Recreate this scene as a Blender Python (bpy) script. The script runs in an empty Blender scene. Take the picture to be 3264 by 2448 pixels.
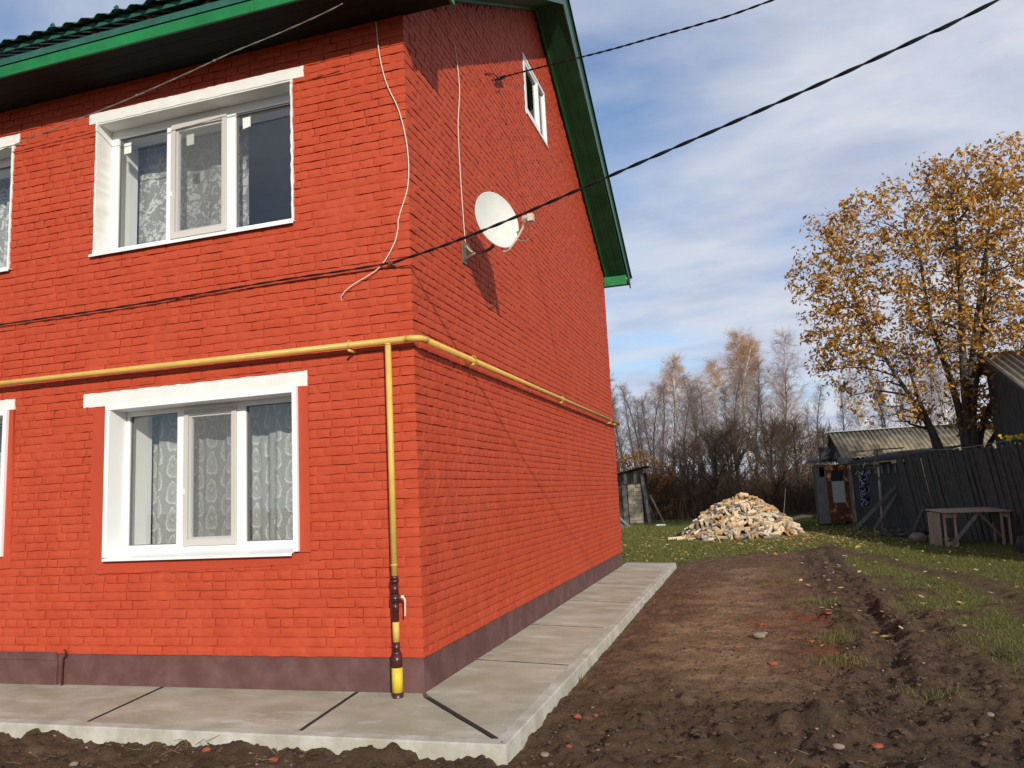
import bpy, math, random
import numpy as np
from mathutils import Vector, Matrix, Euler
from math import radians as R, sin, cos, pi

SC = bpy.context.scene
COL = SC.collection
rnd = random.Random(7)

# ------------------------------------------------------------------ camera
CAM = Vector((2.545, -5.788, 1.217))
AZ, PITCH, ROLL = R(-16.543), R(8.142), R(-2.925)
f_ = Vector((sin(AZ) * cos(PITCH), cos(AZ) * cos(PITCH), sin(PITCH)))
r0 = Vector((cos(AZ), -sin(AZ), 0)); u0 = r0.cross(f_)
r_ = r0 * cos(ROLL) + u0 * sin(ROLL); u_ = u0 * cos(ROLL) - r0 * sin(ROLL)
cd = bpy.data.cameras.new('camera'); cam = bpy.data.objects.new('camera', cd); COL.objects.link(cam)
cam.matrix_world = Matrix(((r_.x, u_.x, -f_.x, CAM.x), (r_.y, u_.y, -f_.y, CAM.y), (r_.z, u_.z, -f_.z, CAM.z), (0, 0, 0, 1)))
cd.sensor_width = 36; cd.lens = 2475.1 / 3264 * 36; cd.clip_start = 0.05; cd.clip_end = 3000
SC.camera = cam

# ------------------------------------------------------------------ light
SUNV = Vector((1.0, -1.6, 0.72)).normalized()          # towards the sun
SUN_EL = math.asin(SUNV.z); SUN_AZ = math.atan2(SUNV.x, SUNV.y)
sl = bpy.data.lights.new('sun', 'SUN'); sl.energy = 4.2; sl.angle = R(0.6); sl.color = (1.0, 0.93, 0.82)
so = bpy.data.objects.new('sun', sl); COL.objects.link(so)
so.rotation_euler = (-SUNV).to_track_quat('-Z', 'Y').to_euler()

W = bpy.data.worlds.new('World'); SC.world = W; W.use_nodes = True
nt = W.node_tree; nt.nodes.clear()
def nd(t, typ, **kw):
    n = t.nodes.new(typ)
    for k, v in kw.items(): setattr(n, k, v)
    return n
def ramp(t, pts):
    n = nd(t, 'ShaderNodeValToRGB')
    e = n.color_ramp.elements
    while len(e) < len(pts): e.new(0.5)
    for i, (p, c) in enumerate(pts):
        e[i].position = p; e[i].color = c if len(c) == 4 else (*c, 1)
    return n
def math_(t, op, a, b=None, c=None):
    n = nd(t, 'ShaderNodeMath', operation=op)
    for i, v in enumerate((a, b, c)):
        if v is None: continue
        if isinstance(v, (int, float)): n.inputs[i].default_value = v
        else: t.links.new(v, n.inputs[i])
    return n.outputs[0]
def mixc(t, fac, a, b, mode='MIX'):
    n = nd(t, 'ShaderNodeMix', data_type='RGBA', blend_type=mode)
    for s, v in ((n.inputs[0], fac), (n.inputs[6], a), (n.inputs[7], b)):
        if isinstance(v, (int, float)): s.default_value = v
        elif isinstance(v, tuple): s.default_value = v if len(v) == 4 else (*v, 1)
        else: t.links.new(v, s)
    return n.outputs[2]

sky = nd(nt, 'ShaderNodeTexSky', sky_type='NISHITA'); sky.sun_disc = False
sky.sun_elevation = SUN_EL; sky.sun_rotation = SUN_AZ; sky.altitude = 120; sky.air_density = 1.0; sky.dust_density = 0.6; sky.ozone_density = 2.0
tc = nd(nt, 'ShaderNodeTexCoord'); sep = nd(nt, 'ShaderNodeSeparateXYZ'); nt.links.new(tc.outputs['Generated'], sep.inputs[0])
zz = math_(nt, 'ADD', math_(nt, 'MAXIMUM', sep.outputs[2], 0.0), 0.16)
cmb = nd(nt, 'ShaderNodeCombineXYZ')
nt.links.new(math_(nt, 'DIVIDE', sep.outputs[0], zz), cmb.inputs[0]); nt.links.new(math_(nt, 'DIVIDE', sep.outputs[1], zz), cmb.inputs[1])
def wnoise(scale, detail, rough, off, dist=0.0):
    m = nd(nt, 'ShaderNodeMapping'); m.inputs['Location'].default_value = off; m.inputs['Scale'].default_value = (1, 1.5, 1)
    m.inputs['Rotation'].default_value = (0, 0, 0.5)
    nt.links.new(cmb.outputs[0], m.inputs[0])
    n = nd(nt, 'ShaderNodeTexNoise'); n.inputs['Scale'].default_value = scale; n.inputs['Detail'].default_value = detail
    n.inputs['Roughness'].default_value = rough; n.inputs['Distortion'].default_value = dist
    nt.links.new(m.outputs[0], n.inputs['Vector']); return n.outputs[0]
c1 = wnoise(1.25, 9, 0.52, (3.7, 1.2, 0), 0.35); c2 = wnoise(0.42, 3, 0.5, (0.4, 5.1, 2.0)); c3 = wnoise(2.2, 6, 0.55, (8.0, 2.0, 4.0), 0.2)
cov = math_(nt, 'ADD', math_(nt, 'ADD', math_(nt, 'MULTIPLY', c1, 0.75), math_(nt, 'MULTIPLY', c2, 0.30)), math_(nt, 'MULTIPLY', sep.outputs[0], 0.26))
cov = math_(nt, 'ADD', cov, math_(nt, 'MULTIPLY', math_(nt, 'POWER', math_(nt, 'SUBTRACT', 1.0, math_(nt, 'MAXIMUM', sep.outputs[2], 0.0)), 7.0), 0.16))
cr = ramp(nt, [(0.37, (0.05,) * 3), (0.49, (0.66,) * 3), (0.62, (0.97,) * 3)]); nt.links.new(cov, cr.inputs[0])
sh = ramp(nt, [(0.34, (4.7, 5.3, 7.0)), (0.60, (6.9, 7.2, 8.0))]); nt.links.new(c3, sh.inputs[0])
blue = mixc(nt, 1.0, sky.outputs[0], (1.25, 1.40, 1.55), 'MULTIPLY')
skyc = mixc(nt, cr.outputs[0], blue, sh.outputs[0])
bg = nd(nt, 'ShaderNodeBackground'); bg.inputs[1].default_value = 0.1
wo = nd(nt, 'ShaderNodeOutputWorld'); nt.links.new(skyc, bg.inputs[0]); nt.links.new(bg.outputs[0], wo.inputs[0])

vs = SC.view_settings; vs.view_transform = 'Standard'; vs.look = 'None'; vs.gamma = 1; vs.exposure = 0.0; vs.use_curve_mapping = False

# ------------------------------------------------------------------ noise on numpy arrays
def vnoise(x, y, s=0):
    x = np.asarray(x, float); y = np.asarray(y, float)
    xi = np.floor(x); yi = np.floor(y); fx = x - xi; fy = y - yi
    fx = fx * fx * (3 - 2 * fx); fy = fy * fy * (3 - 2 * fy)
    def h(a, b):
        v = np.sin(a * 127.1 + b * 311.7 + s * 74.7) * 43758.5453
        return v - np.floor(v)
    return (h(xi, yi) * (1 - fx) + h(xi + 1, yi) * fx) * (1 - fy) + (h(xi, yi + 1) * (1 - fx) + h(xi + 1, yi + 1) * fx) * fy
def fbm(x, y, o=4, s=0):
    a = 0; w = 0.5; t = 0
    for i in range(o):
        a = a + w * vnoise(np.asarray(x) * 2 ** i, np.asarray(y) * 2 ** i, s + i * 13); t += w; w *= 0.5
    return a / t
def sstep(a, b, x):
    t = np.clip((np.asarray(x, float) - a) / (b - a), 0, 1); return t * t * (3 - 2 * t)
def segdist(x, y, pts):
    d = np.full(np.shape(x), 1e9); along = np.zeros(np.shape(x)); acc = 0
    for (ax, ay), (bx, by) in zip(pts[:-1], pts[1:]):
        L = math.hypot(bx - ax, by - ay)
        t = np.clip(((x - ax) * (bx - ax) + (y - ay) * (by - ay)) / (L * L), 0, 1)
        q = np.hypot(x - ax - t * (bx - ax), y - ay - t * (by - ay))
        along = np.where(q < d, acc + t * L, along); d = np.minimum(d, q); acc += L
    return d, along

# ------------------------------------------------------------------ mesh helpers
class MB:
    def __init__(s): s.v = []; s.f = []; s.m = []
    def add(s, vs, fs, mi=0):
        o = len(s.v); s.v.extend([tuple(p) for p in vs]); s.f.extend([tuple(i + o for i in q) for q in fs]); s.m.extend([mi] * len(fs)); return s
    def box(s, x0, x1, y0, y1, z0, z1, mi=0):
        return s.add([(x0, y0, z0), (x1, y0, z0), (x1, y1, z0), (x0, y1, z0), (x0, y0, z1), (x1, y0, z1), (x1, y1, z1), (x0, y1, z1)],
                     [(0, 3, 2, 1), (4, 5, 6, 7), (0, 1, 5, 4), (1, 2, 6, 5), (2, 3, 7, 6), (3, 0, 4, 7)], mi)
    def obox(s, a, b, w, t, up=(0, 0, 1), mi=0, taper=1.0):
        a = Vector(a); b = Vector(b); d = (b - a).normalized(); sd = d.cross(Vector(up))
        if sd.length < 1e-4: sd = d.cross(Vector((0, 1, 0)))
        sd.normalize(); n = sd.cross(d)
        vs = []
        for p, k in ((a, 1), (b, taper)):
            for i, j in ((-1, -1), (1, -1), (1, 1), (-1, 1)): vs.append(p + sd * i * w / 2 * k + n * j * t / 2 * k)
        return s.add(vs, [(0, 1, 2, 3), (7, 6, 5, 4), (0, 4, 5, 1), (1, 5, 6, 2), (2, 6, 7, 3), (3, 7, 4, 0)], mi)
    def tube(s, pts, rad, n=8, mi=0, cap=True):
        pts = [Vector(p) for p in pts]
        if isinstance(rad, (int, float)): rad = [rad] * len(pts)
        ring = []; nx = None
        for i, p in enumerate(pts):
            d = (pts[min(i + 1, len(pts) - 1)] - pts[max(i - 1, 0)]).normalized()
            if nx is None:
                nx = d.cross(Vector((0, 0, 1)))
                if nx.length < 0.05: nx = d.cross(Vector((0, 1, 0)))
            nx = (nx - d * nx.dot(d))
            if nx.length < 1e-6: nx = d.orthogonal()
            nx.normalize(); ny = d.cross(nx)
            ring.append([p + (nx * cos(2 * pi * k / n) + ny * sin(2 * pi * k / n)) * rad[i] for k in range(n)])
        vs = [q for g in ring for q in g]; fs = []
        for i in range(len(pts) - 1):
            for k in range(n): fs.append((i * n + k, i * n + (k + 1) % n, (i + 1) * n + (k + 1) % n, (i + 1) * n + k))
        if cap: fs.append(tuple(range(n))[::-1]); fs.append(tuple((len(pts) - 1) * n + k for k in range(n)))
        return s.add(vs, fs, mi)
    def prism(s, poly, fn, d0, d1, mi=0):
        """poly: 2D outline; fn(a, b, d) -> 3D point; extruded from d0 to d1"""
        n = len(poly)
        vs = [fn(a, b, d0) for a, b in poly] + [fn(a, b, d1) for a, b in poly]
        fs = [tuple(range(n)), tuple(range(n, 2 * n))[::-1]] + [(i, i + n, (i + 1) % n + n, (i + 1) % n) for i in range(n)]
        return s.add(vs, fs, mi)
    def mesh(s, name, mats, smooth=False):
        me = bpy.data.meshes.new(name); me.from_pydata(s.v, [], s.f)
        for m in (mats if isinstance(mats, (list, tuple)) else [mats]): me.materials.append(m)
        if any(s.m): me.polygons.foreach_set('material_index', s.m)
        if smooth: me.polygons.foreach_set('use_smooth', [True] * len(me.polygons))
        me.update(); return me
    def build(s, name, mats, parent=None, smooth=False, bevel=0, loc=None):
        o = link(name, s.mesh(name, mats, smooth), parent)
        if loc: o.location = loc
        if bevel:
            b = o.modifiers.new('bevel', 'BEVEL'); b.width = bevel; b.segments = 2; b.limit_method = 'ANGLE'; b.angle_limit = R(40)
        return o
def link(name, me, parent=None):
    o = bpy.data.objects.new(name, me); COL.objects.link(o)
    if parent is not None: o.parent = parent
    return o
def npmesh(name, V, F, mats, smooth=False, attr=None):
    """V (n,3), F (m,3|4) arrays"""
    me = bpy.data.meshes.new(name); V = np.asarray(V, np.float32); F = np.asarray(F, np.int32); k = F.shape[1]
    me.vertices.add(len(V)); me.vertices.foreach_set('co', V.ravel()); me.loops.add(F.size); me.loops.foreach_set('vertex_index', F.ravel())
    me.polygons.add(len(F)); me.polygons.foreach_set('loop_start', np.arange(len(F), dtype=np.int32) * k)
    if smooth: me.polygons.foreach_set('use_smooth', np.ones(len(F), bool))
    for m in (mats if isinstance(mats, (list, tuple)) else [mats]): me.materials.append(m)
    if attr is not None:
        for nme, c in attr.items():
            a = me.color_attributes.new(nme, 'FLOAT_COLOR', 'POINT'); a.data.foreach_set('color', np.asarray(c, np.float32).ravel())
    me.update(calc_edges=True); me.validate(); return me
def empty(name, loc=(0, 0, 0), rz=0.0):
    o = bpy.data.objects.new(name, None); COL.objects.link(o); o.location = loc; o.rotation_euler = (0, 0, rz); return o
def tag(o, label, cat, group=None, kind=None):
    o['label'] = label; o['category'] = cat
    if group: o['group'] = group
    if kind: o['kind'] = kind
    return o
def struct(o): o['kind'] = 'structure'; return o
def stuff(o): o['kind'] = 'stuff'; return o
def copy_tree(o, parent=None):
    c = o.copy(); COL.objects.link(c); c.parent = parent
    for ch in list(o.children): copy_tree(ch, c)
    return c
def spline(pts, n=8):
    P = [Vector(p) for p in pts]; P = [P[0] * 2 - P[1]] + P + [P[-1] * 2 - P[-2]]; out = []
    for i in range(1, len(P) - 2):
        for k in range(n):
            t = k / n
            out.append(0.5 * ((2 * P[i]) + (-P[i - 1] + P[i + 1]) * t + (2 * P[i - 1] - 5 * P[i] + 4 * P[i + 1] - P[i + 2]) * t * t + (-P[i - 1] + 3 * P[i] - 3 * P[i + 1] + P[i + 2]) * t ** 3))
    out.append(P[-2]); return out
def wobble(poly, step, amp, seed):
    """resample an outline and make it uneven"""
    rr = random.Random(seed); out = []
    for (a, b), (c, d) in zip(poly, poly[1:] + poly[:1]):
        L = math.hypot(c - a, d - b); n = max(1, int(L / step))
        for k in range(n):
            t = k / n; out.append((a + (c - a) * t + rr.uniform(-amp, amp), b + (d - b) * t + rr.uniform(-amp, amp)))
    return out

# ------------------------------------------------------------------ materials
def mat(name, col, rough=0.8, var=0.0, vscale=3.0, col2=None, v2=(0.4, 0.65), bump=0.0, bscale=60.0, stretch=(1, 1, 1), spec=0.3, metal=0.0, coord='Object', vdet=5, bdet=6):
    m = bpy.data.materials.new(name); m.use_nodes = True; t = m.node_tree; b = t.nodes['Principled BSDF']
    b.inputs['Roughness'].default_value = rough; b.inputs['Specular IOR Level'].default_value = spec; b.inputs['Metallic'].default_value = metal
    tcn = nd(t, 'ShaderNodeTexCoord'); mp = nd(t, 'ShaderNodeMapping'); mp.inputs['Scale'].default_value = stretch
    t.links.new(tcn.outputs[coord], mp.inputs[0])
    c = (*col, 1)
    if col2 is not None or var:
        n = nd(t, 'ShaderNodeTexNoise'); n.inputs['Scale'].default_value = vscale; n.inputs['Detail'].default_value = vdet; n.inputs['Roughness'].default_value = 0.6
        t.links.new(mp.outputs[0], n.inputs['Vector'])
        if col2 is None:
            lo = tuple(max(0, x * (1 - var)) for x in col); hi = tuple(min(1, x * (1 + var)) for x in col)
            v2 = (0.3, 0.7)
        else: lo, hi = col, col2
        rp = ramp(t, [(v2[0], lo), (v2[1], hi)]); t.links.new(n.outputs[0], rp.inputs[0]); t.links.new(rp.outputs[0], b.inputs['Base Color'])
    else: b.inputs['Base Color'].default_value = c
    if bump:
        n2 = nd(t, 'ShaderNodeTexNoise'); n2.inputs['Scale'].default_value = bscale; n2.inputs['Detail'].default_value = bdet; n2.inputs['Roughness'].default_value = 0.65
        t.links.new(mp.outputs[0], n2.inputs['Vector'])
        bp = nd(t, 'ShaderNodeBump'); bp.inputs['Strength'].default_value = 1.0; bp.inputs['Distance'].default_value = bump
        t.links.new(n2.outputs[0], bp.inputs['Height']); t.links.new(bp.outputs[0], b.inputs['Normal'])
    return m
def leafmat(name, cols, rough=0.7, transl=0.35):
    """leaf colour varies from leaf to leaf (random per island)"""
    m = bpy.data.materials.new(name); m.use_nodes = True; t = m.node_tree; t.nodes.remove(t.nodes['Principled BSDF'])
    g = nd(t, 'ShaderNodeNewGeometry'); rp = ramp(t, [(i / (len(cols) - 1), c) for i, c in enumerate(cols)]); t.links.new(g.outputs['Random Per Island'], rp.inputs[0])
    d = nd(t, 'ShaderNodeBsdfDiffuse'); tr = nd(t, 'ShaderNodeBsdfTranslucent'); mx = nd(t, 'ShaderNodeMixShader'); mx.inputs[0].default_value = transl
    t.links.new(rp.outputs[0], d.inputs[0]); t.links.new(rp.outputs[0], tr.inputs[0]); t.links.new(d.outputs[0], mx.inputs[1]); t.links.new(tr.outputs[0], mx.inputs[2])
    t.links.new(mx.outputs[0], t.nodes['Material Output'].inputs[0]); return m

RED = mat('red_paint', (0.42, 0.054, 0.0205), 0.68, col2=(0.50, 0.072, 0.028), v2=(0.3, 0.7), vscale=3.5, bump=0.0035, bscale=70, spec=0.25, coord='Generated')
def world_coord(m):
    """same texture space for every piece of the wall: object-space of the house (pieces are not moved apart)"""
    t = m.node_tree
    g = nd(t, 'ShaderNodeNewGeometry'); mp = [n for n in t.nodes if n.type == 'MAPPING'][0]
    for l in list(mp.inputs[0].links): t.links.remove(l)
    t.links.new(g.outputs['Position'], mp.inputs[0]); return m
world_coord(RED)
def weather(m, streak, fac, scale, stretch, pos=(0.45, 0.75)):
    """mix a weathering tint over a material's colour with a stretched noise"""
    t = m.node_tree; b = t.nodes['Principled BSDF']; src = b.inputs['Base Color'].links[0].from_socket
    g = nd(t, 'ShaderNodeNewGeometry'); mp = nd(t, 'ShaderNodeMapping'); mp.inputs['Scale'].default_value = stretch; t.links.new(g.outputs['Position'], mp.inputs[0])
    n = nd(t, 'ShaderNodeTexNoise'); n.inputs['Scale'].default_value = scale; n.inputs['Detail'].default_value = 9; n.inputs['Roughness'].default_value = 0.65; t.links.new(mp.outputs[0], n.inputs['Vector'])
    r = ramp(t, [(pos[0], (0, 0, 0)), (pos[1], (1, 1, 1))]); t.links.new(n.outputs[0], r.inputs[0])
    t.links.new(mixc(t, math_(t, 'MULTIPLY', r.outputs[0], fac), src, streak), b.inputs['Base Color']); return m
weather(RED, (0.49, 0.095, 0.047), 0.30, 1.1, (1, 1, 0.5)); weather(RED, (0.33, 0.045, 0.020), 0.40, 5.0, (1, 1, 0.22), (0.52, 0.80))
MORTAR = RED
PLASTER = world_coord(mat('red_render', (0.45, 0.062, 0.026), 0.65, var=0.08, vscale=2, bump=0.0015, bscale=40, spec=0.25))
PLINTH = world_coord(mat('plum_plinth_paint', (0.105, 0.048, 0.045), 0.75, col2=(0.155, 0.082, 0.076), v2=(0.42, 0.72), vscale=4, bump=0.003, bscale=22))
WHITEW = world_coord(mat('white_limewash', (0.74, 0.74, 0.70), 0.75, var=0.06, vscale=6, bump=0.003, bscale=90))
PVC = mat('white_pvc', (0.80, 0.81, 0.80), 0.35, spec=0.5)
SCREENF = mat('screen_frame', (0.52, 0.49, 0.45), 0.55)
SOFFIT = mat('soffit_shade_black', (0.005, 0.009, 0.006), 0.8, var=0.3)  # dark paint pushed to near black, eaves shade put into the colour
GREEN = world_coord(mat('green_paint', (0.008, 0.165, 0.042), 0.48, var=0.22, vscale=5, spec=0.45, bump=0.001, bscale=30))
TEAL = world_coord(mat('teal_green_metal', (0.022, 0.105, 0.070), 0.4, var=0.2, vscale=8, spec=0.5))
ROOFM = mat('roof_metal', (0.012, 0.075, 0.045), 0.4, var=0.25, vscale=3, spec=0.5)
SOFFITG = mat('shaded_green_sheet', (0.009, 0.082, 0.034), 0.55, var=0.25, vscale=3, spec=0.3)  # green of the verge underside, darkened so its shade is in the colour
RAFTER = mat('rafter_wood', (0.20, 0.085, 0.05), 0.8, var=0.3, vscale=9)
YEL = world_coord(mat('yellow_gas_paint', (0.60, 0.385, 0.088), 0.42, var=0.10, vscale=9, spec=0.45, bump=0.0008, bscale=80))
YEL2 = mat('lemon_paint', (0.62, 0.46, 0.035), 0.45, var=0.12, vscale=12, spec=0.4)
BROWN = world_coord(mat('brown_gas_paint', (0.060, 0.012, 0.011), 0.32, var=0.3, vscale=14, spec=0.5))
CONC = mat('concrete', (0.33, 0.292, 0.208), 0.88, col2=(0.49, 0.45, 0.36), v2=(0.36, 0.72), vscale=2.2, bump=0.004, bscale=30, stretch=(0.8, 1.25, 1), vdet=10)
world_coord(CONC)
weather(CONC, (0.62, 0.59, 0.53), 0.55, 2.6, (0.5, 1.6, 1), (0.55, 0.68)); weather(CONC, (0.20, 0.165, 0.115), 0.5, 1.3, (1, 1, 1), (0.52, 0.72)); weather(CONC, (0.16, 0.14, 0.11), 0.55, 38, (1, 1, 1), (0.62, 0.72))
CONCE = world_coord(mat('cement_edge', (0.36, 0.335, 0.27), 0.88, col2=(0.50, 0.48, 0.42), vscale=4, bump=0.004, bscale=35))
BOARDJ = mat('joint_board', (0.028, 0.024, 0.020), 0.85, var=0.4, vscale=30)
GASKET = mat('grey_gasket', (0.16, 0.16, 0.16), 0.6)
BLACK = mat('black_rubber', (0.012, 0.012, 0.013), 0.55)
CABLEW = mat('cream_cable', (0.70, 0.66, 0.54), 0.5)
CABLEG = mat('aluminium_cable', (0.32, 0.30, 0.28), 0.45, metal=0.4)
DISHM = mat('dish_white', (0.56, 0.57, 0.53), 0.5, col2=(0.62, 0.63, 0.585), vscale=4, spec=0.4)
STEEL = mat('dull_steel', (0.17, 0.155, 0.14), 0.5, col2=(0.26, 0.17, 0.10), vscale=14, metal=0.5)
LNBM = mat('lnb_plastic', (0.56, 0.50, 0.40), 0.5)
ROOMW = mat('room_wall', (0.50, 0.50, 0.48), 0.9, var=0.1)
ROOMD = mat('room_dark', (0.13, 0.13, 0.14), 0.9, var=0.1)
STICK = mat('paper_sticker', (0.72, 0.75, 0.70), 0.7)
OLDWOOD = mat('weathered_wood', (0.040, 0.034, 0.027), 0.9, col2=(0.105, 0.088, 0.070), vscale=5, stretch=(7, 7, 0.5), bump=0.004, bscale=9)
GREYWOOD = mat('grey_wood', (0.13, 0.12, 0.105), 0.9, col2=(0.25, 0.235, 0.215), vscale=6, stretch=(6, 6, 0.5), bump=0.003, bscale=9)
BENCHW = mat('bench_wood', (0.27, 0.19, 0.135), 0.85, col2=(0.46, 0.345, 0.25), vscale=6, stretch=(5, 5, 0.6), bump=0.002, bscale=9)
SLATE = mat('asbestos_slate', (0.145, 0.118, 0.078), 0.9, col2=(0.28, 0.235, 0.16), vscale=2.2, bump=0.003, bscale=25)
DSLATE = mat('dark_slate', (0.035, 0.036, 0.040), 0.8, var=0.35, vscale=3)
BLOCK = mat('pale_block', (0.42, 0.36, 0.255), 0.9, var=0.14, vscale=5, bump=0.003, bscale=40)
RUST = mat('rusty_door', (0.115, 0.038, 0.016), 0.75, col2=(0.55, 0.25, 0.095), v2=(0.56, 0.62), vscale=3.8, vdet=6, bump=0.002, bscale=30)
PALEPANEL = mat('pale_panel', (0.40, 0.42, 0.39), 0.6, var=0.08)
BARKD = mat('dark_bark', (0.040, 0.032, 0.027), 0.9, var=0.4, vscale=6)
BARKG = mat('grey_bark', (0.070, 0.058, 0.046), 0.9, var=0.4, vscale=5)
BARKB = mat('birch_bark', (0.74, 0.71, 0.66), 0.8, col2=(0.08, 0.07, 0.06), v2=(0.58, 0.70), vscale=1.6, stretch=(0.6, 0.6, 3))
TWIGV = mat('mauve_twigs', (0.41, 0.325, 0.315), 0.9, var=0.2)
TWIGB = mat('brown_twigs', (0.105, 0.068, 0.045), 0.9, var=0.3)
TWIGD = mat('dark_twigs', (0.085, 0.056, 0.036), 0.9, var=0.3)
TWIGA = mat('alder_twigs', (0.22, 0.165, 0.155), 0.9, var=0.3)
BARKA = mat('alder_bark', (0.085, 0.068, 0.062), 0.9, var=0.4, vscale=6)

def glass_mat(name, ior=2.1, tint=(0.95, 0.97, 0.96), rough=0.0):
    m = bpy.data.materials.new(name); m.use_nodes = True; t = m.node_tree; t.nodes.remove(t.nodes['Principled BSDF'])
    a = nd(t, 'ShaderNodeBsdfTransparent'); a.inputs[0].default_value = (*tint, 1)
    g = nd(t, 'ShaderNodeBsdfGlossy'); g.inputs['Roughness'].default_value = rough
    lw_ = nd(t, 'ShaderNodeLayerWeight'); lw_.inputs[0].default_value = 0.5; F0 = ((ior - 1) / (ior + 1)) ** 2      # Schlick, the same from both sides of the pane
    fr = math_(t, 'ADD', F0, math_(t, 'MULTIPLY', 1 - F0, math_(t, 'POWER', lw_.outputs['Facing'], 5.0)))
    mx = nd(t, 'ShaderNodeMixShader'); t.links.new(fr, mx.inputs[0]); t.links.new(a.outputs[0], mx.inputs[1]); t.links.new(g.outputs[0], mx.inputs[2])
    t.links.new(mx.outputs[0], t.nodes['Material Output'].inputs[0]); return m
GLASS = glass_mat('window_glass')
MESHM = bpy.data.materials.new('mosquito_mesh'); MESHM.use_nodes = True
t = MESHM.node_tree; t.nodes.remove(t.nodes['Principled BSDF'])
_a = nd(t, 'ShaderNodeBsdfTransparent'); _d = nd(t, 'ShaderNodeBsdfDiffuse'); _d.inputs[0].default_value = (0.20, 0.195, 0.18, 1); _m = nd(t, 'ShaderNodeMixShader'); _m.inputs[0].default_value = 0.30
t.links.new(_a.outputs[0], _m.inputs[1]); t.links.new(_d.outputs[0], _m.inputs[2]); t.links.new(_m.outputs[0], t.nodes['Material Output'].inputs[0])

def lace_mat(name, kind):
    """sheer net with a denser woven motif; coordinates are metres on the cloth (UV)"""
    m = bpy.data.materials.new(name); m.use_nodes = True; t = m.node_tree; t.nodes.remove(t.nodes['Principled BSDF'])
    uv = nd(t, 'ShaderNodeUVMap'); uv.uv_map = 'UVMap'
    nz = nd(t, 'ShaderNodeTexNoise'); nz.inputs['Scale'].default_value = 22 if kind == 'drops' else 9; nz.inputs['Detail'].default_value = 3; t.links.new(uv.outputs[0], nz.inputs['Vector'])
    sub = nd(t, 'ShaderNodeVectorMath', operation='SUBTRACT'); t.links.new(nz.outputs[1], sub.inputs[0]); sub.inputs[1].default_value = (0.5, 0.5, 0.5)
    scl = nd(t, 'ShaderNodeVectorMath', operation='SCALE'); t.links.new(sub.outputs[0], scl.inputs[0]); scl.inputs['Scale'].default_value = 0.055 if kind == 'drops' else 0.16
    ad = nd(t, 'ShaderNodeVectorMath', operation='ADD'); t.links.new(uv.outputs[0], ad.inputs[0]); t.links.new(scl.outputs[0], ad.inputs[1])
    sp = nd(t, 'ShaderNodeSeparateXYZ'); t.links.new(ad.outputs[0], sp.inputs[0]); x, y = sp.outputs[0], sp.outputs[1]
    if kind == 'drops':
        PX, PY = 0.17, 0.26
        cx = math_(t, 'DIVIDE', x, PX); ci = math_(t, 'FLOOR', cx)
        fx = math_(t, 'SUBTRACT', math_(t, 'FRACT', cx), 0.5)
        yy = math_(t, 'ADD', math_(t, 'DIVIDE', y, PY), math_(t, 'MULTIPLY', math_(t, 'MODULO', math_(t, 'ABSOLUTE', ci), 2.0), 0.5))
        fy = math_(t, 'SUBTRACT', math_(t, 'FRACT', yy), 0.42)
        wdt = math_(t, 'ADD', 2.9, math_(t, 'MULTIPLY', fy, 2.6))       # drop: narrow towards the top
        dd = math_(t, 'SQRT', math_(t, 'ADD', math_(t, 'POWER', math_(t, 'MULTIPLY', math_(t, 'ABSOLUTE', fx), wdt), 2.0), math_(t, 'POWER', math_(t, 'MULTIPLY', math_(t, 'ABSOLUTE', fy), 2.25), 2.0)))
        rp = ramp(t, [(0.0, (0.80,) * 3), (0.20, (0.72,) * 3), (0.30, (0.44,) * 3), (0.45, (0.60,) * 3), (0.75, (0.60,) * 3), (0.92, (0.90,) * 3), (0.985, (0.90,) * 3), (1.0, (0.50,) * 3)])
        t.links.new(dd, rp.inputs[0])
        n9 = nd(t, 'ShaderNodeTexNoise'); n9.inputs['Scale'].default_value = 60; n9.inputs['Detail'].default_value = 2; t.links.new(uv.outputs[0], n9.inputs['Vector'])
        mask = math_(t, 'MULTIPLY', rp.outputs[0], math_(t, 'ADD', 0.62, math_(t, 'MULTIPLY', n9.outputs[0], 0.75)))
    else:
        vo = nd(t, 'ShaderNodeTexVoronoi'); vo.feature = 'DISTANCE_TO_EDGE'; vo.inputs['Scale'].default_value = 9.0; t.links.new(ad.outputs[0], vo.inputs['Vector'])
        n2 = nd(t, 'ShaderNodeTexNoise'); n2.inputs['Scale'].default_value = 6.5; n2.inputs['Detail'].default_value = 1; n2.inputs['Distortion'].default_value = 2.2; t.links.new(ad.outputs[0], n2.inputs['Vector'])
        a1 = ramp(t, [(0.0, (0,) * 3), (0.03, (0,) * 3), (0.06, (1,) * 3)]); t.links.new(vo.outputs[0], a1.inputs[0])
        a2 = ramp(t, [(0.49, (0,) * 3), (0.52, (1,) * 3)]); t.links.new(n2.outputs[0], a2.inputs[0])
        k = math_(t, 'MULTIPLY', a1.outputs[0], a2.outputs[0]); mask = math_(t, 'ADD', math_(t, 'MULTIPLY', k, 0.52), 0.46)
    d = nd(t, 'ShaderNodeBsdfDiffuse'); d.inputs[0].default_value = (0.82, 0.83, 0.82, 1); tl = nd(t, 'ShaderNodeBsdfTranslucent'); tl.inputs[0].default_value = (0.8, 0.8, 0.78, 1)
    mx = nd(t, 'ShaderNodeMixShader'); mx.inputs[0].default_value = 0.35; t.links.new(d.outputs[0], mx.inputs[1]); t.links.new(tl.outputs[0], mx.inputs[2])
    tr = nd(t, 'ShaderNodeBsdfTransparent'); m2 = nd(t, 'ShaderNodeMixShader'); t.links.new(mask, m2.inputs[0]); t.links.new(tr.outputs[0], m2.inputs[1]); t.links.new(mx.outputs[0], m2.inputs[2])
    t.links.new(m2.outputs[0], t.nodes['Material Output'].inputs[0]); return m
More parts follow.
